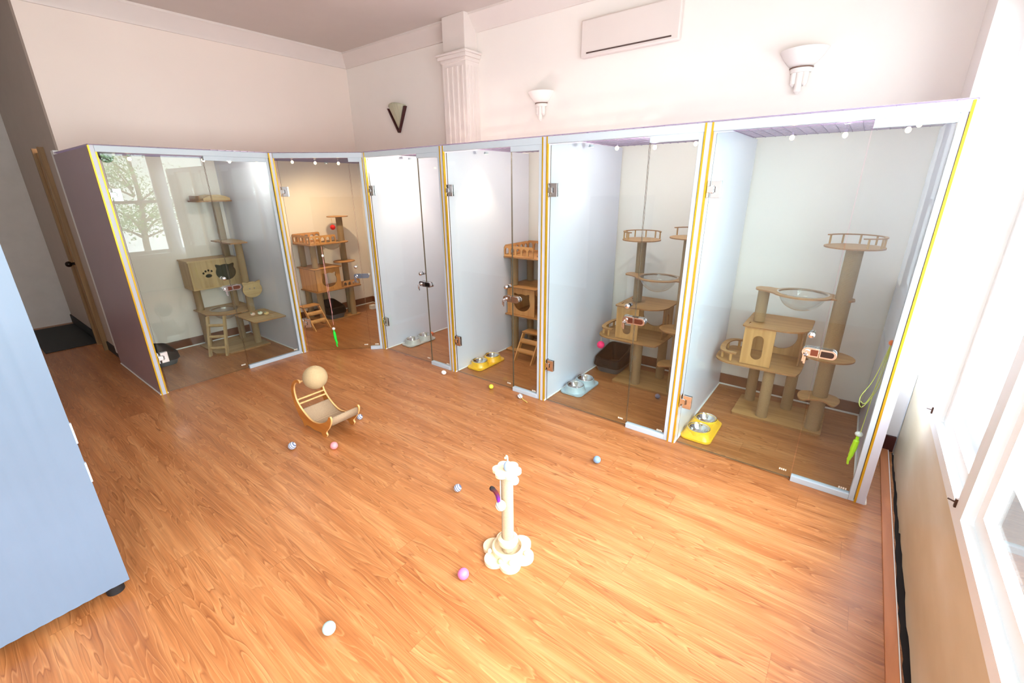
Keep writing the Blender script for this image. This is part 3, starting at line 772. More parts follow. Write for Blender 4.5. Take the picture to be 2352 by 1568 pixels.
def bowl_mesh(T, c, r, depth, seg=36):
    prof = [(max(1e-4, r * math.sin(PI / 2 * i / 12)), -depth * math.cos(PI / 2 * i / 12)) for i in range(13)]
    prof += [(r + 0.012, 0.002)]
    return MB(T).lathe(prof, c, seg)

def rail_arc(T, c, r, a0, a1, z0, z1, nposts, W, par, rw=0.018, name='guard_rail'):
    n = 36
    outer = [(c[0] + r * math.cos(a0 + (a1 - a0) * i / n), c[1] + r * math.sin(a0 + (a1 - a0) * i / n)) for i in range(n + 1)]
    inner = [(c[0] + (r - rw) * math.cos(a0 + (a1 - a0) * i / n), c[1] + (r - rw) * math.sin(a0 + (a1 - a0) * i / n)) for i in range(n, -1, -1)]
    ro = BD(T).board(outer + inner, 0.007, (), 'xy', z1 - 0.007).build(name, W['x'], par)
    for i in range(nposts):
        a = a0 + (a1 - a0) * (i + 0.3) / (nposts - 0.4); rr = r - rw / 2
        MB(T).tube((c[0] + rr * math.cos(a), c[1] + rr * math.sin(a), z0), (c[0] + rr * math.cos(a), c[1] + rr * math.sin(a), z1 - 0.007), 0.006, 10).build('baluster', W['z'], ro)
    return ro

def tree_a(dx, tall_left, label):
    T = lambda p: Vector((p.x + dx, p.y, p.z))
    W = m_oak
    t = thing('cat_tree', (-0.24 + dx, 3.67, 0), label, 'cat tree', G_TREE)
    BD(T).board(rrect(-0.53, 3.475, 0.052, 3.865, 0.02), 0.02).build('base_board', W['x'], t, bevel=0.002)
    for p, z1 in (((-0.460, 3.79), 0.408), ((-0.330, 3.535), 0.408), ((-0.200, 3.785), 0.408)):
        post(MB(T), p, 0.02, z1).build('sisal_post', m_sisal, t)
    tall = (-0.006, 3.55)
    po = post(MB(T), tall, 0.02, 1.298, 0.046).build('tall_sisal_post', m_sisal, t)
    lp = (-0.440, 3.70) if tall_left else (-0.475, 3.655)
    post(MB(T), lp, 0.722, 1.252 if tall_left else 0.964, 0.038).build('upper_sisal_post', m_sisal, t)
    # deck with rounded left end
    dk = [(-0.20, 3.46), (-0.158, 3.50), (-0.145, 3.60), (-0.145, 3.86), (-0.17, 3.90), (-0.60, 3.90), (-0.68, 3.86), (-0.715, 3.75), (-0.72, 3.62), (-0.695, 3.52), (-0.62, 3.465), (-0.5, 3.46)]
    BD(T).board(smooth_closed(dk, 5), 0.010, (), 'xy', 0.409).build('deck', W['x'], t)
    # low rail round the left end
    path = smooth_open([(-0.565, 3.485, 0), (-0.64, 3.490, 0), (-0.685, 3.54, 0), (-0.703, 3.66, 0), (-0.695, 3.78, 0), (-0.655, 3.855, 0), (-0.575, 3.875, 0)], 6)
    ins = []
    for i, p in enumerate(path):
        a = path[max(i - 1, 0)]; b = path[min(i + 1, len(path) - 1)]; d_ = (b - a).normalized()
        ins.append(p + Vector((d_.y, -d_.x, 0)) * 0.038)
    ro = BD(T).board([(p.x, p.y) for p in path] + [(p.x, p.y) for p in reversed(ins)], 0.010, (), 'xy', 0.482).build('guard_rail', W['x'], t)
    for i in (3, 12, 18, 24, 33):
        q = (path[i] + ins[i]) / 2
        MB(T).tube((q.x, q.y, 0.424), (q.x, q.y, 0.482), 0.010, 10).build('baluster', W['z'], ro)
    # house
    pill = circ(-0.435, 0.615, 0.036, 12, 0, PI) + circ(-0.435, 0.505, 0.036, 12, PI, 2 * PI)
    h = BD(T).board([(-0.535, 0.424), (-0.335, 0.424), (-0.335, 0.705), (-0.535, 0.705)], 0.010, [pill], 'xz', 3.50).build('front_wall', W['z'], t)
    BD(T).board([(-0.535, 0.424), (-0.17, 0.424), (-0.17, 0.705), (-0.535, 0.705)], 0.010, [circ(-0.33, 0.575, 0.105, 36)], 'xz', 3.868).build('back_wall', W['z'], t)
    BD(T).board([(3.66, 0.424), (3.867, 0.424), (3.867, 0.705), (3.66, 0.705)], 0.010, [circ(3.765, 0.60, 0.030, 12, 0, PI) + circ(3.765, 0.51, 0.030, 12, PI, 2 * PI)], 'yz', -0.185).build('side_wall', W['z'], t)
    BD(T).board(rrect(-0.555, 3.488, -0.14, 3.925, [0.03, 0.17, 0.02, 0.02], 8), 0.010, [rrect(-0.525, 3.56, -0.515, 3.61, 0.002), rrect(-0.525, 3.78, -0.515, 3.83, 0.002)], 'xy', 0.706).build('roof', W['x'], t)
    # lens-shaped bowl board
    cx_, cy_, R_, r_ = -0.235, 3.592, 0.185, 0.145
    ob = [(-0.525, 3.60), (-0.51, 3.575), (-0.45, 3.555)] + [(cx_ + R_ * math.cos(a), cy_ + R_ * 0.96 * math.sin(a)) for a in [math.radians(v) for v in range(205, 336, 13)]] + \
         [(-0.03, 3.515), (0.04, 3.515), (0.058, 3.545), (0.055, 3.60), (0.03, 3.625), (-0.03, 3.66)] + [(cx_ + R_ * math.cos(a), cy_ + R_ * 0.96 * math.sin(a)) for a in [math.radians(v) for v in range(30, 151, 12)]] + [(-0.45, 3.70), (-0.51, 3.69), (-0.53, 3.65)]
    BD(T).board(ob, 0.010, [circ(cx_, cy_, r_, 40)], 'xy', 0.965).build('bowl_board', W['x'], t)
    bowl_mesh(T, (cx_, cy_, 0.980), r_ - 0.001, 0.125).build('clear_bowl', m_acry, t)
    # top perch
    pc_ = (-0.015, 3.61)
    pr = BD(T).board(circ(pc_[0], pc_[1], 0.162, 40), 0.009, (), 'xy', 1.298).build('perch', W['x'], t)
    rail_arc(T, pc_, 0.160, math.radians(-75), math.radians(165), 1.310, 1.372, 7, W, t)
    if tall_left:
        pc2 = (lp[0] + 0.005, lp[1] - 0.03)
        BD(T).board(circ(pc2[0], pc2[1], 0.155, 40), 0.009, (), 'xy', 1.252).build('perch', W['x'], t)
        rail_arc(T, pc2, 0.153, math.radians(15), math.radians(255), 1.264, 1.326, 7, W, t)
    # steps on the tall post
    BD(T).board(circ(-0.012, 3.54, 0.150, 40, ry=0.135), 0.009, (), 'xy', 0.572).build('disc_step', W['x'], t)
    pet = [(-0.133, 3.486), (-0.114, 3.575), (-0.019, 3.615), (0.072, 3.603), (0.109, 3.545), (0.105, 3.475), (0.077, 3.412), (0.021, 3.466), (-0.052, 3.445), (-0.103, 3.407)]
    BD(T).board(smooth_closed(pet, 5), 0.010, (), 'xy', 0.272).build('bean_step', W['x'], t)
    return t
tree_a(0.0, False, 'cat tree with clear bowl and single tall railed perch in the rightmost cubicle')
tree_a(-1.005, True, 'cat tree with clear bowl and two railed perches in the cubicle with blue-grey bowls')

def arches(T, plane, at, u0, u1, z0, h, n, W, par, th=0.010, name='arch_railing'):
    holes = []; w = (u1 - u0) / n
    for i in range(n):
        c = u0 + (i + 0.5) * w; q = w * 0.33
        holes.append([(c - q, z0 + 0.018), (c + q, z0 + 0.018)] + circ(c, z0 + h - 0.022 - q, q, 8, 0, PI))
    return BD(T).board(rrect(u0, z0, u1, z0 + h, [0, 0, 0.02, 0.02]), th, holes, plane, at).build(name, W['x'], par)

def tree_b(T, ladder, label, ball, sh=0.0):
    W = m_beech
    o = T(Vector((0.27, 0.17, 0)))
    t = thing('cat_tree', (o.x, o.y, 0), label, 'cat tree', G_TREE)
    BD(T).board(rrect(-0.01, -0.06, 0.575 + sh, 0.375, 0.02), 0.018).build('base_board', W['x'], t, bevel=0.002)
    for p in ((0.05, 0.035), (0.05, 0.32), (0.30, 0.32), (0.49 + sh, -0.01)):
        post(MB(T), p, 0.018, 0.405).build('sisal_post', m_sisal, t)
    tall = (0.525 + sh, 0.115)
    post(MB(T), tall, 0.018, 1.328, 0.041).build('tall_sisal_post', m_sisal, t)
    for p in ((0.05, 0.035), (0.05, 0.315), (0.30, 0.30)):
        post(MB(T), p, 0.716, 1.005, 0.037).build('upper_sisal_post', m_sisal, t)
    BD(T).board(rrect(-0.02, -0.06, 0.64 + sh, 0.38, [0.02, 0.03, 0.02, 0.02]), 0.010, (), 'xy', 0.405).build('deck', W['x'], t)
    BD(T).board([(0.0, 0.419), (0.345, 0.419), (0.345, 0.702), (0.0, 0.702)], 0.010, [cathead(0.185, 0.552, 0.098)], 'xz', -0.03).build('front_wall', W['z'], t)
    BD(T).board([(-0.018, 0.419), (0.36, 0.419), (0.36, 0.702), (-0.018, 0.702)], 0.010, [], 'yz', 0.0).build('side_wall', W['z'], t)
    BD(T).board([(0.012, 0.419), (0.345, 0.419), (0.345, 0.702), (0.012, 0.702)], 0.010, [], 'xz', 0.35).build('back_wall', W['z'], t)
    sc = [(-0.018, 0.702), (-0.018, 0.665)]
    for i in range(9):
        c = 0.0 + (i + 0.5) * 0.36 / 9 - 0.012
        sc += [(c + 0.02 * math.cos(a), 0.655 - 0.02 * math.sin(a)) for a in [PI - PI * j / 6 for j in range(7)]]
    sc += [(0.352, 0.665), (0.352, 0.702)]
    BD(T).board(sc, 0.012, (), 'yz', 0.333).build('scalloped_valance', W['x'], t)
    arches(T, 'xz', -0.05, 0.36 + sh, 0.62 + sh, 0.419, 0.085, 4, W, t)
    BD(T).board(rrect(-0.03, -0.06, 0.375, 0.38, 0.025), 0.010, (), 'xy', 0.702).build('roof', W['x'], t)
    bc = (0.40, 0.165); br = 0.13
    BD(T).board(rrect(-0.03, -0.06, 0.575 + sh, 0.38, [0.02, 0.14, 0.14, 0.02], 8), 0.010, [circ(bc[0], bc[1], br, 36)], 'xy', 1.006).build('upper_deck', W['x'], t)
    bowl_mesh(T, (bc[0], bc[1], 1.021), br - 0.001, 0.12).build('clear_bowl', m_acry, t)
    arches(T, 'xz', -0.05, -0.02, 0.34, 1.02, 0.105, 5, W, t)
    arches(T, 'xz', 0.362, -0.02, 0.36, 1.02, 0.115, 5, W, t)
    arches(T, 'yz', -0.022, -0.039, 0.361, 1.02, 0.11, 5, W, t)
    BD(T).board(circ(0.47 + sh * 1.4, 0.03, 0.140, 36, ry=0.135), 0.009, (), 'xy', 0.750).build('disc_step', W['x'], t)
    BD(T).board(circ(0.51 + sh, 0.12, 0.135, 36), 0.009, (), 'xy', 1.328).build('perch', W['x'], t)
    # step ladder: x range, foot y, top y
    x0, x1, yf, yt, zt = ladder
    ld = BD(T).board(rrect(x0, yt - 0.01, x1, yt + 0.13, 0.012), 0.013, (), 'xy', zt).build('ladder_platform', W['x'], t)
    for xx in (x0 + 0.006, x1 - 0.018):
        MB(T).add([(xx, yf, 0), (xx, yf + 0.05, 0), (xx, yt + 0.045, zt), (xx, yt - 0.005, zt), (xx + 0.012, yf, 0), (xx + 0.012, yf + 0.05, 0), (xx + 0.012, yt + 0.045, zt), (xx + 0.012, yt - 0.005, zt)],
                  [(0, 1, 2, 3), (7, 6, 5, 4), (0, 4, 5, 1), (1, 5, 6, 2), (2, 6, 7, 3), (3, 7, 4, 0)]).build('ladder_rail', W['z'], t)
    for f in (0.36, 0.70):
        yy = yf + 0.03 + (yt - yf) * f; zz = zt * f
        MB(T).tube((x0 + 0.018, yy, zz), (x1 - 0.018, yy, zz), 0.026, 16).build('ladder_rung', W['x'], t)
    if ball:
        c = Vector(ball)
        b = thing('hanging_ball_toy', (c.x, c.y, c.z), 'red ball toy hanging from the top perch in the angled corner cubicle', 'cat toy')
        MB().sphere(c, 0.033, 20, 12).build('ball', plain('red_felt', (206, 24, 26), 0.8, noise=0.2, scale=60), b)
        MB().sweep([c + Vector((0, 0.006, 0.03)), c + Vector((0, -0.004, 0.115))], 0.002, 6).sweep([c + Vector((0, -0.006, 0.03)), c + Vector((0, -0.006, 0.115))], 0.002, 6).build('string', plain('tan_string', (206, 170, 130), 0.8), b)
    return t
T4 = lambda p: Vector((p.x - 2.815, p.y + 3.625, p.z))
T2 = lambda p: Vector((-5.44 - p.y, 2.935 + p.x, p.z))
tree_b(T4, (0.245, 0.475, -0.27, -0.105, 0.262), 'two-storey cat tree with cat-face hole in the cubicle with yellow bowls', None, 0.12)
tree_b(T2, (-0.255, -0.03, -0.29, -0.075, 0.262), 'orange-lit cat tree with cat-face hole in the angled corner cubicle', (-5.49, 3.317, 1.205))

# leftmost cubicle tree
def tree_c():
    W = m_grey_oak
    t = thing('cat_tree', (-5.45, 1.86, 0), 'cat tree with paw-print box and ladder in the leftmost cubicle', 'cat tree', G_TREE)
    BD().board([(-5.72, 1.60), (-5.26, 1.60), (-5.145, 1.70), (-5.145, 2.125), (-5.72, 2.125)], 0.02).build('base_board', W['y'], t, bevel=0.002)
    tall = (-5.665, 2.06)
    c1 = (-5.70, 1.69); c2 = (-5.278, 2.049)
    post(MB(), c1, 0.02, 0.675, 0.036).build('sisal_post', m_sisal, t)
    post(MB(), c2, 0.02, 1.142, 0.036).build('sisal_post', m_sisal, t)
    post(MB(), (-5.60, 2.02), 0.02, 0.675, 0.036).build('sisal_post', m_sisal, t)
    post(MB(), tall, 0.966, 1.566, 0.038).build('tall_sisal_post', m_sisal, t)
    # shelf with bowl
    sc = [(-5.78, 1.64), (-5.42, 1.64), (-5.25, 1.78), (-5.25, 2.0), (-5.45, 2.13), (-5.78, 2.13)]
    bc = (-5.53, 1.87)
    BD().board(sc, 0.010, [circ(bc[0], bc[1], 0.135, 36)], 'xy', 0.405).build('bowl_shelf', W['y'], t)
    bowl_mesh(None, (bc[0], bc[1], 0.421), 0.134, 0.12).build('clear_bowl', m_acry, t)
    BD().board(rrect(-5.28, 1.85, -4.76, 2.185, [0.06, 0.02, 0.02, 0.02]), 0.010, (), 'xy', 0.383).build('side_shelf', W['y'], t)
    # box
    z0, z1 = 0.677, 0.965; x0, x1, y0, y1 = -5.80, -5.525, 1.62, 2.105
    paw = [circ(1.79, 0.805, 0.032, 20, ry=0.020)] + [circ(a, b, 0.0105, 12, ry=0.012) for a, b in ((1.745, 0.838), (1.768, 0.857), (1.797, 0.863), (1.826, 0.852))]
    BD().board([(y0, z0), (y1, z0), (y1, z1), (y0, z1)], 0.010, [cathead(1.965, 0.822, 0.094)] + paw, 'yz', x1 - 0.012).build('front_wall', W['z'], t)
    MB().box((x0, y0, z0), (x1 - 0.012, y0 + 0.012, z1)).build('side_wall', W['z'], t)
    MB().box((x0, y1 - 0.012, z0), (x1 - 0.012, y1, z1)).build('side_wall', W['z'], t)
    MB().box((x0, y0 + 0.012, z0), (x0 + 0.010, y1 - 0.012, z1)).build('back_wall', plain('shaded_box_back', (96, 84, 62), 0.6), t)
    MB().box((x0 - 0.005, y0 - 0.008, z1), (x1 + 0.008, y1 + 0.008, z1 + 0.013)).build('roof', W['y'], t)
    MB().box((x0, y0, z0 - 0.012), (x1, y1, z0)).build('floor_board', W['y'], t)
    # mid platform
    BD().board([(-5.72, 1.95), (-5.21, 1.95), (-5.205, 2.12), (-5.45, 2.16), (-5.72, 2.16)], 0.013, [circ(tall[0], tall[1], 0.0385, 24)], 'xy', 1.143).build('middle_perch', W['y'], t)
    # top perch with curved sides
    pc_ = (-5.64, 2.03)
    BD().board(rrect(pc_[0] - 0.17, pc_[1] - 0.19, pc_[0] + 0.13, pc_[1] + 0.15, 0.03), 0.013, (), 'xy', 1.567).build('top_perch', W['y'], t)
    for at in (pc_[0] + 0.112, pc_[0] - 0.165):
        top = [(pc_[1] + 0.13 - 0.26 * i / 20, 1.605 + 0.035 * math.sin(PI * i / 20)) for i in range(21)]
        BD().board([(pc_[1] - 0.13, 1.580), (pc_[1] + 0.13, 1.580)] + top, 0.012, (), 'yz', at).build('perch_side', W['y'], t)
    arcp = [(pc_[0] + 0.11 - 0.25 * i / 12, pc_[1] - 0.17 - 0.02 * math.sin(PI * i / 12)) for i in range(13)]
    BD().board([(a, b) for a, b in arcp] + [(a, b + 0.012) for a, b in reversed(arcp)], 0.05, (), 'xy', 1.580).build('perch_side', W['y'], t)
    # cat-head plate with two pegs on the right post
    cf = BD().board(cathead(2.08, 0.640, 0.094), 0.012, (), 'yz', -5.232).build('cat_head_plate', W['y'], t)
    for yy in (2.05, 2.10): MB().tube((-5.22, yy, 0.655), (-5.214, yy, 0.655), 0.006, 10).build('peg', m_chrome, cf)
    # ladder, on the diagonal front edge of the shelf
    u = Vector((0.70, 0.714, 0)).normalized(); n = Vector((u.y, -u.x, 0))
    b0 = Vector((-5.315, 1.705, 0))
    def TL(p): return b0 + u * p.x + n * p.y + Vector((0, 0, p.z))
    for xx in (-0.095, 0.073):
        MB(TL).add([(xx, 0.12, 0), (xx, 0.16, 0), (xx, 0.04, 0.41), (xx, 0.0, 0.41), (xx + 0.022, 0.12, 0), (xx + 0.022, 0.16, 0), (xx + 0.022, 0.04, 0.41), (xx + 0.022, 0.0, 0.41)],
                   [(0, 1, 2, 3), (7, 6, 5, 4), (0, 4, 5, 1), (1, 5, 6, 2), (2, 6, 7, 3), (3, 7, 4, 0)]).build('ladder_rail', W['z'], t, bevel=0.002)
    for zz in (0.085, 0.20, 0.315):
        yy = 0.14 - 0.12 * zz / 0.41
        MB(TL).tube((-0.073, yy, zz), (0.073, yy, zz), 0.016, 14).build('ladder_rung', W['x'], t)
tree_c()
# little toys on the shelf
for i, (x, y, rgb, lab) in enumerate(((-5.03, 1.955, (224, 190, 170), 'small pinkish mouse toy on the cat-tree shelf, left of three'),
                                      (-5.015, 2.025, (226, 226, 206), 'small white mouse toy on the cat-tree shelf, middle of three'),
                                      (-4.945, 2.06, (214, 178, 120), 'small tan mouse toy on the cat-tree shelf, right of three'))):
    t = thing('mouse_toy', (x, y, 0.398), lab, 'cat toy', 'mouse toys on the leftmost cat tree')
    MB().sphere((x, y, 0.416), 0.018, 16, 10, (1.0, 1.4, 1.0)).build('body', plain('toy_felt_%d' % i, rgb, 0.9, noise=0.1, scale=50), t)
    MB().sweep([(x, y + 0.022, 0.412), (x + 0.01, y + 0.04, 0.402), (x + 0.02, y + 0.055, 0.401)], 0.0025, 6).build('tail', plain('toy_tail', (176, 130, 90), 0.9), t)
    MB().sphere((x - 0.01, y - 0.012, 0.431), 0.006, 10, 6).sphere((x + 0.01, y - 0.012, 0.431), 0.006, 10, 6).build('ears', plain('toy_ear', (120, 140, 110), 0.9), t)

# hanging pink ball
t = thing('hanging_ball_toy', (-1.66, 3.475, 0.333), 'bright pink ball toy hanging above the black litter box', 'cat toy')
MB().sphere((-1.66, 3.475, 0.333), 0.034, 20, 12).build('ball', plain('pink_felt', (240, 40, 110), 0.8, noise=0.2, scale=60), t)
MB().sweep([(-1.66, 3.475, 0.366), (-1.66, 3.475, 0.408)], 0.002, 6).build('string', plain('tan_string', (206, 170, 130), 0.8), t)

# ------------------------------------------------------------------ litter boxes
def litter(x0, y0, x1, y1, h, lab, hi_side=None, zb=0.0):
    t = thing('litter_box', ((x0 + x1) / 2, (y0 + y1) / 2, 0), lab, 'litter box', 'litter boxes in the cubicles'); LT = lambda p: p + Vector((0, 0, zb)); t.location.z = zb
    def ring(ins, z): return [(a, b, z) for a, b in rrect(x0 + ins, y0 + ins, x1 - ins, y1 - ins, 0.05, 6)]
    def shell(rings):
        vs_ = [p for r in rings for p in r]; n = len(rings[0]); fs_ = []
        for j in range(len(rings) - 1):
            for i in range(n): fs_.append((j * n + i, j * n + (i + 1) % n, (j + 1) * n + (i + 1) % n, (j + 1) * n + i))
        return vs_, fs_
    rings = [ring(0.03, 0.001), ring(0.012, h * 0.45)]
    vs_, fs_ = shell(rings); n = len(rings[0])
    MB(LT).add(vs_, fs_ + [tuple(reversed(range(n)))]).build('tray', m_greypl, t)
    def lift(r):
        if not hi_side: return r
        ax, s = hi_side
        out = []
        for (a, b, z) in r:
            f = (a - x0) / (x1 - x0) if ax == 'x' else (b - y0) / (y1 - y0)
            f = f if s > 0 else 1 - f
            out.append((a, b, z + 0.07 * max(0, f) ** 1.5))
        return out
    rings = [ring(0.008, h * 0.42), lift(ring(0.0, h * 0.52)), lift(ring(0.008, h)), lift(ring(0.02, h + 0.006)), lift(ring(0.032, h)), lift(ring(0.05, h * 0.6)), ring(0.055, 0.035)]
    vs_, fs_ = shell(rings)
    MB(LT).add(vs_, fs_ + [tuple(range(6 * n, 7 * n))]).build('rim', m_blackpl, t)
    MB(LT).box(((x0 + x1) / 2 - 0.03, y0 - 0.004, h * 0.45), ((x0 + x1) / 2 + 0.03, y0 + 0.012, h * 0.62)).build('clip', m_blackpl, t, bevel=0.003)
    return t
litter(-1.80, 3.61, -1.53, 3.985, 0.135, 'open black and grey litter box under the pink ball', ('y', 1))
litter(-5.76, 0.99, -5.30, 1.30, 0.13, 'black and grey litter box in the left corner of the leftmost cubicle', ('y', -1))
litter(-5.70, 3.035, -5.37, 3.300, 0.15, 'black litter box under the cat tree in the angled corner cubicle', ('x', -1), 0.019)
MB_ = MB().box((-5.52, 3.74, 0.001), (-5.45, 3.82, 0.06))
tag(MB_.build('small_box', m_white, bevel=0.004), 'small white box on the floor at the back right of the angled corner cubicle', 'box')

# ------------------------------------------------------------------ feeders
def feeder(x0, y0, x1, y1, mat, lab, mound=False):
    cx_, cy_ = (x0 + x1) / 2, (y0 + y1) / 2
    t = thing('double_pet_feeder', (cx_, cy_, 0), lab, 'pet feeder', 'double bowl feeders in the cubicles')
    L = y1 - y0; r = 0.069; dy = L * 0.235
    plate = MB().board(rrect(x0, y0, x1, y1, 0.045, 8), 0.012, (), 'xy', 0.004)
    for s_ in (-1, 1):
        plate.lathe([(r + 0.026, 0.014), (r + 0.018, 0.03), (r + 0.010, 0.062), (r + 0.004, 0.066), (r - 0.004, 0.064), (r - 0.006, 0.03)], (cx_, cy_ + s_ * dy, 0), 36)
    if mound:
        rr = [[(a, b, z) for a, b in rrect(x0 + q, y0 + q, x1 - q, y1 - q, 0.05, 8)] for q, z in ((0.004, 0.014), (0.012, 0.030), (0.026, 0.052), (0.034, 0.056))]
        n_ = len(rr[0]); vv = [p for r_ in rr for p in r_]
        plate.add(vv, [(j * n_ + i, j * n_ + (i + 1) % n_, (j + 1) * n_ + (i + 1) % n_, (j + 1) * n_ + i) for j in range(3) for i in range(n_)])
        hol = [circ(cx_, cy_ + q * dy, r - 0.002, 32) for q in (-1, 1)]
        plate.board([(a, b) for a, b, z in rr[-1]], 0.0005, hol, 'xy', 0.0555)
    plate.build('stand', mat, t)
    MB().board(rrect(x0 + 0.006, y0 + 0.006, x1 - 0.006, y1 - 0.006, 0.04, 8), 0.004).build('rubber_foot', m_black, t)
    for s_ in (-1, 1):
        MB().lathe([(0.001, 0.022), (0.035, 0.022), (0.047, 0.028), (r - 0.004, 0.062), (r + 0.003, 0.069), (r + 0.006, 0.067), (r + 0.003, 0.064)], (cx_, cy_ + s_ * dy, 0), 40).build('steel_bowl', m_steel, t)
feeder(-0.740, 2.895, -0.537, 3.275, m_yel, 'yellow double bowl feeder in the rightmost cubicle', True)
feeder(-1.805, 3.01, -1.600, 3.385, m_bgry, 'pale blue-grey double bowl feeder in the fifth cubicle')
feeder(-2.832, 2.935, -2.650, 3.345, m_yel, 'yellow double bowl feeder in the cubicle with the step ladder')
feeder(-3.885, 2.985, -3.715, 3.385, m_gry, 'pale grey double bowl feeder in the narrow third cubicle')

# ------------------------------------------------------------------ wand toys
def wand(clip, strings, headpos, tailpts, rgb, lab, clipname, clip_mat, string_mat):
    t = thing('wand_toy', headpos, lab, 'cat toy')
    MB().sphere(clip, 0.012, 14, 8, (1, 1, 1.2)).build(clipname, clip_mat, t)
    m = MB()
    for s_ in strings: m.sweep(smooth_open(s_, 6), 0.0018, 6)
    m.build('string', string_mat, t)
    MB().sphere(headpos, 0.017, 16, 10, (1.1, 1.0, 0.9)).build('bead', m_white, t)
    n = len(tailpts); rs = [0.008, 0.014, 0.015, 0.012, 0.009, 0.006, 0.004, 0.003][:n]
    MB().sweep(smooth_open(tailpts, 4), [rs[min(int(i / 4), n - 1)] for i in range((n - 1) * 4 + 1)], 10).build('worm_tail', plain('neon_%d_%d' % (rgb[0], rgb[1]), rgb, 0.5), t)
T, L = front_T(*FRONTS[2])
def q2(x, z, y=-0.018): return tuple(T(Vector((x, y, z))))
x0 = 0.31
wand(q2(x0, 1.04), [[q2(x0, 1.04), q2(x0 + 0.01, 0.7), q2(x0 + 0.005, 0.30)], [q2(x0, 1.04), q2(x0 - 0.005, 0.7), q2(x0 + 0.012, 0.43)], [q2(x0, 1.04), q2(x0 + 0.0, 1.14)]],
     q2(x0 + 0.004, 0.262, -0.030), [q2(x0 + 0.004, 0.25, -0.030), q2(x0 + 0.005, 0.22, -0.030), q2(x0 + 0.008, 0.18, -0.030), q2(x0 + 0.01, 0.14, -0.030), q2(x0 + 0.018, 0.10, -0.030), q2(x0 + 0.012, 0.08, -0.030), q2(x0 + 0.02, 0.055, -0.030)],
     (30, 225, 60), 'green worm wand toy on pink strings, on the angled corner glass door', 'suction_cup', m_white, plain('pink_string', (236, 170, 168), 0.8))
yy = 2.852
wand((0.232, yy, 0.925), [[(0.232, yy, 0.925), (0.205, yy, 0.72), (0.170, yy, 0.60), (0.19, yy, 0.55), (0.235, yy, 0.70), (0.232, yy, 0.92)], [(0.232, yy, 0.92), (0.22, yy, 0.70), (0.215, yy, 0.5), (0.212, yy, 0.40)], [(0.232, yy, 0.92), (0.228, yy, 0.72), (0.20, yy, 0.58), (0.175, yy, 0.58)]],
     (0.208, yy + 0.006, 0.385), [(0.206, yy, 0.37), (0.205, yy, 0.345), (0.203, yy, 0.31), (0.200, yy, 0.275), (0.197, yy, 0.24), (0.193, yy, 0.215), (0.195, yy, 0.19)],
     (190, 240, 20), 'neon yellow-green lizard wand toy hanging at the right of the rightmost cubicle', 'orange_clip', plain('orange_plastic', (240, 120, 60), 0.4), plain('yellow_green_string', (206, 214, 110), 0.8))

# ------------------------------------------------------------------ floor toys
def ball(x, y, r, mat, lab, grp='toy balls on the wood floor', sc=(1, 1, 1)):
    o = MB().sphere((x, y, r * sc[2] + 0.0005), r, 28, 16, sc).build('toy_ball', mat)
    return tag(o, lab, 'ball', grp)
m_str = stripes('blue_white_stripes', (92, 100, 130), (206, 212, 226), 34)
ball(-2.891, 2.690, 0.021, m_white, 'small white egg-shaped ball by the partition near the pale grey bowls', sc=(1.25, 1, 0.95))
ball(-2.323, 2.715, 0.021, plain('lime_rubber', (206, 208, 60), 0.4, noise=0.02), 'yellow-green ball in front of the glass door with yellow bowls')
ball(-2.790, 1.690, 0.022, m_str, 'blue and white striped ball behind the right foot of the scratcher')
ball(-2.811, 1.165, 0.026, m_str, 'blue and white striped ball at the left, in front of the scratcher')
ball(-2.580, 1.340, 0.026, plain('pink_rubber', (240, 142, 148), 0.4, noise=0.03), 'salmon pink ball in front of the scratcher foot')
ball(-1.062, 2.270, 0.024, plain('sky_rubber', (126, 156, 190), 0.4, noise=0.03), 'light blue ball alone on the floor facing the fifth cubicle')
ball(-1.585, 1.525, 0.023, m_str, 'blue and white striped ball left of the flower scratching post')
ball(-1.135, 1.095, 0.026, plain('bubblegum_rubber', (226, 112, 164), 0.4, noise=0.03), 'bubblegum pink ball in front of the flower scratching post')
ball(-1.385, 0.575, 0.026, plain('mint_rubber', (168, 196, 194), 0.4, noise=0.03), 'pale mint ball at the bottom edge, nearest the viewer')
ball(-1.081, 3.400, 0.020, plain('grey_rubber', (140, 130, 150), 0.4, noise=0.03), 'small grey ball on the floor inside the fifth cubicle')
ball(-3.862, 3.44, 0.022, plain('orange_rubber', (230, 120, 80), 0.5, noise=0.03), 'orange ball behind the pale grey bowls')
t = thing('mouse_toy', (-2.0, 2.715, 0), 'small grey mouse toy with a yellow tail in front of the partition', 'cat toy')
MB().sphere((-2.005, 2.715, 0.022), 0.021, 20, 12, (1.1, 1, 1)).build('body', stripes('grey_white_stripes', (150, 150, 156), (226, 226, 228), 20), t)
MB().sweep([(-1.985, 2.712, 0.012), (-1.955, 2.700, 0.004), (-1.93, 2.695, 0.004), (-1.91, 2.685, 0.004)], 0.003, 8).build('tail', plain('yellow_feather', (214, 190, 100), 0.8), t)

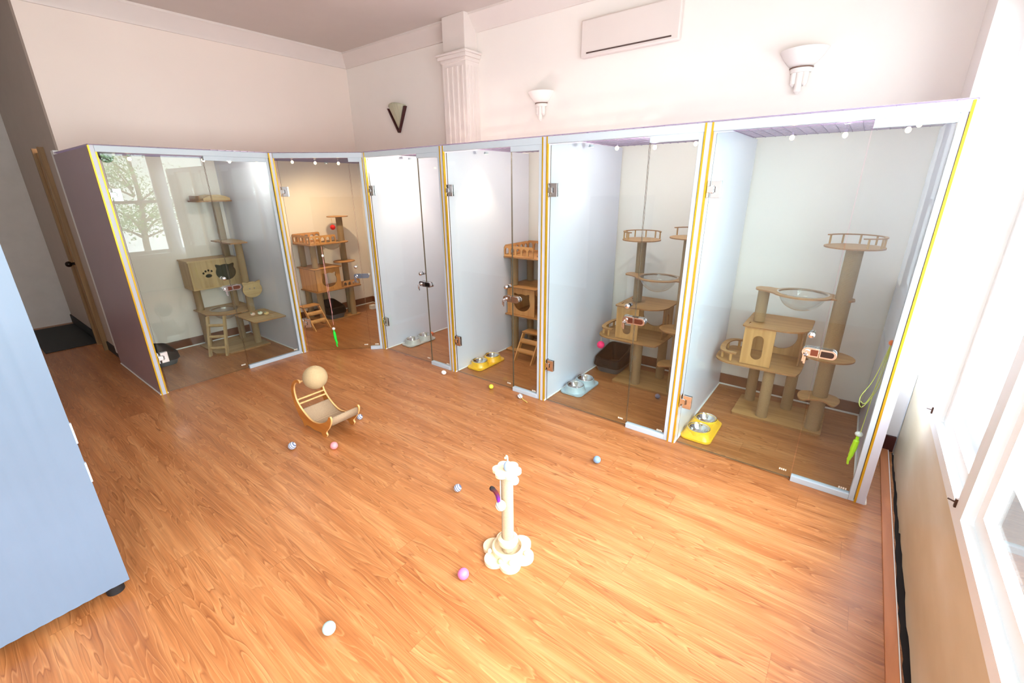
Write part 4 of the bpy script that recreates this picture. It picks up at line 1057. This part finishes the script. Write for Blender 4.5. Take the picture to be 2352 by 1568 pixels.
# ------------------------------------------------------------------ scratcher with sisal ball
t = thing('cat_scratcher', (-2.92, 1.50, 0), 'curved wooden cat scratcher with sisal seat and large sisal ball', 'cat scratcher')
left = [(-3.013, 0.362), (-3.020, 0.378), (-3.048, 0.380), (-3.100, 0.354), (-3.145, 0.308), (-3.163, 0.258), (-3.163, 0.215), (-3.150, 0.150), (-3.112, 0.075), (-3.070, 0.030), (-3.060, 0.004), (-3.040, 0.0), (-3.026, 0.012),
        (-2.985, 0.018), (-2.920, 0.012), (-2.850, 0.020), (-2.815, 0.022), (-2.800, 0.004), (-2.775, 0.0), (-2.752, 0.008), (-2.735, 0.030), (-2.742, 0.052), (-2.700, 0.092), (-2.664, 0.140), (-2.648, 0.182), (-2.660, 0.200), (-2.678, 0.190),
        (-2.700, 0.160), (-2.740, 0.132), (-2.819, 0.095), (-2.904, 0.080), (-2.960, 0.088), (-3.015, 0.112), (-3.078, 0.155), (-3.115, 0.204), (-3.123, 0.258), (-3.112, 0.305), (-3.085, 0.338), (-3.052, 0.357), (-3.030, 0.352)]
right = left[5:36]
right = [(-3.120, 0.245), (-3.150, 0.215)] + left[7:35]
for nm, lp, at in (('left_side', left, 1.383), ('right_side', right, 1.605)):
    lp = smooth_closed(lp, 4)
    m = MB(); m.board(lp, 0.012, (), 'xz', at)
    n = len(lp)
    k = len(m.f)
    # rim faces carry the pale ply edge
    ntri = k - n
    m.mi = [0] * ntri + [1] * n
    m.build(nm.split('_')[1] + '_panel', [m_orangewood, m_edgewood], t, smooth=False)
prof = [(-2.662, 0.182), (-2.705, 0.142), (-2.745, 0.120), (-2.819, 0.085), (-2.904, 0.068), (-2.960, 0.076), (-3.010, 0.098), (-3.060, 0.130)]
sp3 = smooth_open([(a, 0, b) for a, b in prof], 5)
vs_ = [(p.x, 1.396, p.z) for p in sp3] + [(p.x, 1.604, p.z) for p in sp3]
n = len(sp3)
MB().add(vs_, [(i, i + 1, i + 1 + n, i + n) for i in range(n - 1)]).build('sisal_seat', m_sisal_g, t, solid=0.012)
# drop of the mat over the front lip
MB().add([(-2.660, 1.396, 0.182), (-2.660, 1.604, 0.182), (-2.668, 1.604, 0.125), (-2.668, 1.396, 0.125)], [(0, 1, 2, 3)]).build('front_flap', m_sisal_g, t, solid=0.006)
for a, b in ((-3.112, 0.193), (-3.092, 0.166)):
    MB().tube((a, 1.395, b), (a, 1.605, b), 0.007, 12).build('crossbar', m_edgewood, t)
MB().tube((-3.022, 1.39, 0.368), (-2.985, 1.44, 0.378), 0.007, 12).build('dowel', m_edgewood, t)
MB().sphere((-2.950, 1.475, 0.392), 0.086, 36, 22).build('sisal_ball', sisal('sisal_ball_wrap', (206, 180, 138), (184, 156, 114), 260), t)

# ------------------------------------------------------------------ flower scratching post
def feather_mat():
    t = NT('purple_and_black_feather'); tc = t.new('ShaderNodeTexCoord'); sx = t.new('ShaderNodeSeparateXYZ')
    t.link(tc.outputs['Object'], sx.inputs[0])
    f = t.math('MULTIPLY_ADD', sx.outputs[2], 11.0, 0.5)
    t.link(t.ramp(f, [(0.1, lin(120, 20, 160)), (0.45, lin(84, 14, 90)), (0.65, lin(90, 14, 24)), (0.92, lin(26, 14, 14))]), t.b.inputs['Base Color'])
    t.b.inputs['Roughness'].default_value = 0.9; return t.m
fx, fy = -1.062, 1.335
t = thing('scratching_post', (fx, fy, 0), 'cream flower scratching post with ball track base and hanging toys', 'scratching post')
def flower(R, pr, n, a0=0.0, seg=96):
    pts = []
    for k in range(seg):
        a = 2 * PI * k / seg
        f = (a - a0 + PI / n) % (2 * PI / n) - PI / n
        r = R * math.cos(f) + math.sqrt(max(0.0, pr * pr - (R * math.sin(f)) ** 2))
        pts.append((fx + r * math.cos(a), fy + r * math.sin(a)))
    return pts
MB().board(flower(0.080, 0.050, 6, 0.25), 0.020, (), 'xy', 0.0005).build('flower_base', m_cream, t, bevel=0.004)
MB().lathe([(0.074, 0.020), (0.078, 0.020), (0.079, 0.050), (0.075, 0.054), (0.066, 0.053), (0.063, 0.046), (0.062, 0.020)], (fx, fy, 0), 48).build('track_ring', m_cream, t)
MB().lathe([(0.001, 0.060), (0.030, 0.062), (0.044, 0.066), (0.050, 0.080), (0.048, 0.098), (0.040, 0.104), (0.030, 0.104)], (fx, fy, 0), 40).build('upper_ring', m_cream, t)
MB().tube((fx, fy, 0.026), (fx, fy, 0.47), 0.0285, 28).build('sisal_post', m_sisal_w, t)
MB().board(flower(0.039, 0.028, 6, 0.5), 0.014, (), 'xy', 0.472).build('flower_top', m_cream, t, bevel=0.003)
# view-facing direction for the hanging bits
fdir = Vector((-fx, -fy, 0)).normalized(); sdir = Vector((-fdir.y, fdir.x, 0))      # sdir: to the photo's right
sdir = Vector((0.789, 0.614, 0))
c0 = Vector((fx, fy, 0))
p = c0 + fdir * 0.055 - sdir * 0.030
MB().sweep([p + Vector((0, 0, 0.466)), p + Vector((0, 0, 0.355))], 0.0018, 6).build('string', m_white, t)
MB().sphere(p + Vector((0, 0, 0.330)), 0.0245, 20, 12).build('striped_ball', stripes('grey_white_ball', (150, 158, 150), (240, 240, 232), 32), t)
MB().sphere(c0 + sdir * 0.034 - fdir * 0.025 + Vector((0, 0, 0.405)), 0.022, 20, 12).build('white_ball', m_white, t)
MB().sweep([c0 + sdir * 0.034 - fdir * 0.025 + Vector((0, 0, 0.42)), c0 + sdir * 0.034 - fdir * 0.025 + Vector((0, 0, 0.47))], 0.0018, 6).build('string', m_white, t)
q = p - sdir * 0.008 + Vector((0, 0, 0.345))
pts = [q, q + Vector((0, 0, 0.03)) - sdir * 0.004, q + Vector((0, 0, 0.055)) - sdir * 0.012, q + Vector((0, 0, 0.075)) - sdir * 0.026, q + Vector((0, 0, 0.082)) - sdir * 0.040]
MB().sweep(smooth_open(pts, 4), [0.003, 0.006, 0.008, 0.009, 0.009, 0.009, 0.009, 0.010, 0.010, 0.010, 0.010, 0.011, 0.012, 0.012, 0.011, 0.009, 0.004], 8).build('feather', feather_mat(), t)
MB().sphere(c0 + fdir * 0.01 + sdir * 0.004 + Vector((0, 0, 0.508)), 0.0185, 20, 12, (1, 1, 1.4)).build('blue_mouse', plain('pale_blue_felt', (150, 168, 206), 0.9), t)
MB().sweep(smooth_open([c0 + sdir * 0.004 + Vector((0, 0, 0.49)), c0 + sdir * 0.004 + Vector((0, 0, 0.53)), c0 + sdir * 0.002 + Vector((0, 0, 0.553)), c0 - sdir * 0.004 + Vector((0, 0, 0.556))], 4), 0.004, 8).sphere(c0 + Vector((0, 0, 0.545)) - sdir * 0.006, 0.006, 10, 6).build('spring', m_cream, t)
for a, rgb in ((-1.35, (170, 214, 140)), (-0.75, (236, 226, 190)), (0.3, (220, 190, 150)), (-2.3, (250, 236, 200))):
    b = Vector((math.cos(a), math.sin(a), 0))
    MB().sphere(c0 + b * 0.090 + Vector((0, 0, 0.0315)), 0.0115, 14, 8).build('track_ball', plain('track_ball_%d' % rgb[0], rgb, 0.5), t)

# ------------------------------------------------------------------ metal cabinet at the left
cx1, cy1, cz0, cz1 = -2.290, 0.153, 0.055, 1.55
t = thing('metal_cabinet', (cx1 - 0.3, cy1 - 0.35, 0), 'pale blue-white ribbed metal cabinet on black feet at lower left', 'cabinet')
m_cab = plain('pale_blue_metal', (106, 122, 142), 0.35, noise=0.02)
rib = []
yy = cy1; depth = 0.70
prof = [(cy1, 0.0), (cy1 - 0.045, 0.0)]
k = 0
while prof[-1][0] - 0.044 > cy1 - depth + 0.05:
    y_ = prof[-1][0]
    prof += [(y_ - 0.010, -0.0006), (y_ - 0.018, -0.0024), (y_ - 0.026, -0.0024), (y_ - 0.034, -0.0006), (y_ - 0.044, 0.0)]
prof += [(cy1 - depth, 0.0)]
n = len(prof)
vs_ = [(cx1 + b, a, cz0) for a, b in prof] + [(cx1 + b, a, cz1) for a, b in prof]
MB().box((cx1 - 0.6, cy1 - depth, cz0), (cx1 - 0.009, cy1 - 0.001, cz1)).build('body', m_cab, t)
MB().add(vs_, [(i, i + 1, i + 1 + n, i + n) for i in range(n - 1)]).build('ribbed_side', m_cab, t, solid=0.0)
for zz in (0.62, 0.80):
    MB().box((cx1 - 0.014, cy1 - 0.002, zz - 0.045), (cx1 + 0.001, cy1 + 0.004, zz + 0.045)).build('hinge_clip', m_alu, t, bevel=0.001)
for a, b in ((cx1 - 0.05, cy1 - 0.05), (cx1 - 0.05, cy1 - depth + 0.06), (cx1 - 0.55, cy1 - 0.05), (cx1 - 0.55, cy1 - depth + 0.06)):
    MB().tube((a, b, 0.0), (a, b, cz0), 0.032, 20).build('foot', m_black, t)

# ------------------------------------------------------------------ garden tree outside the right-hand windows
gx, gy = 6.2, 3.7
t = thing('garden_tree', (gx, gy, -1.0), 'leafy tree outside the windows, seen only as a reflection in the glass', 'tree')
rt = random.Random(11)
tr_ = MB(); tr_.sweep(smooth_open([(gx, gy, -1.0), (gx + 0.1, gy, 0.3), (gx - 0.05, gy + 0.1, 1.6), (gx, gy, 3.4)], 5), [0.10 - 0.0045 * i for i in range(16)], 10)
tips = []
for k in range(26):
    z_ = rt.uniform(0.2, 3.2); a = rt.uniform(0, 2 * PI); l_ = rt.uniform(0.6, 1.7)
    p0 = Vector((gx, gy, z_)); p1 = p0 + Vector((math.cos(a) * l_ * 0.5, math.sin(a) * l_ * 0.5, 0.35)); p2 = p0 + Vector((math.cos(a) * l_, math.sin(a) * l_, rt.uniform(0.3, 0.9)))
    tr_.sweep(smooth_open([p0, p1, p2], 4), [0.03 - 0.003 * i for i in range(9)], 6); tips += [p1, p2, (p1 + p2) / 2]
tr_.build('trunk', plain('tree_bark', (110, 96, 80), 0.9, noise=0.2), t)
lf = MB()
for p in tips:
    for q in range(70):
        c = p + Vector((rt.gauss(0, 0.22), rt.gauss(0, 0.22), rt.gauss(0, 0.18)))
        u = Vector((rt.uniform(-1, 1), rt.uniform(-1, 1), rt.uniform(-1, 1))).normalized() * 0.040; v = u.orthogonal().normalized() * 0.020
        lf.add([c - u, c + v, c + u, c - v], [(0, 1, 2, 3)])
lf.build('foliage', plain('leaf_green', (104, 138, 74), 0.7, noise=0.2), t, smooth=False, recalc=False)
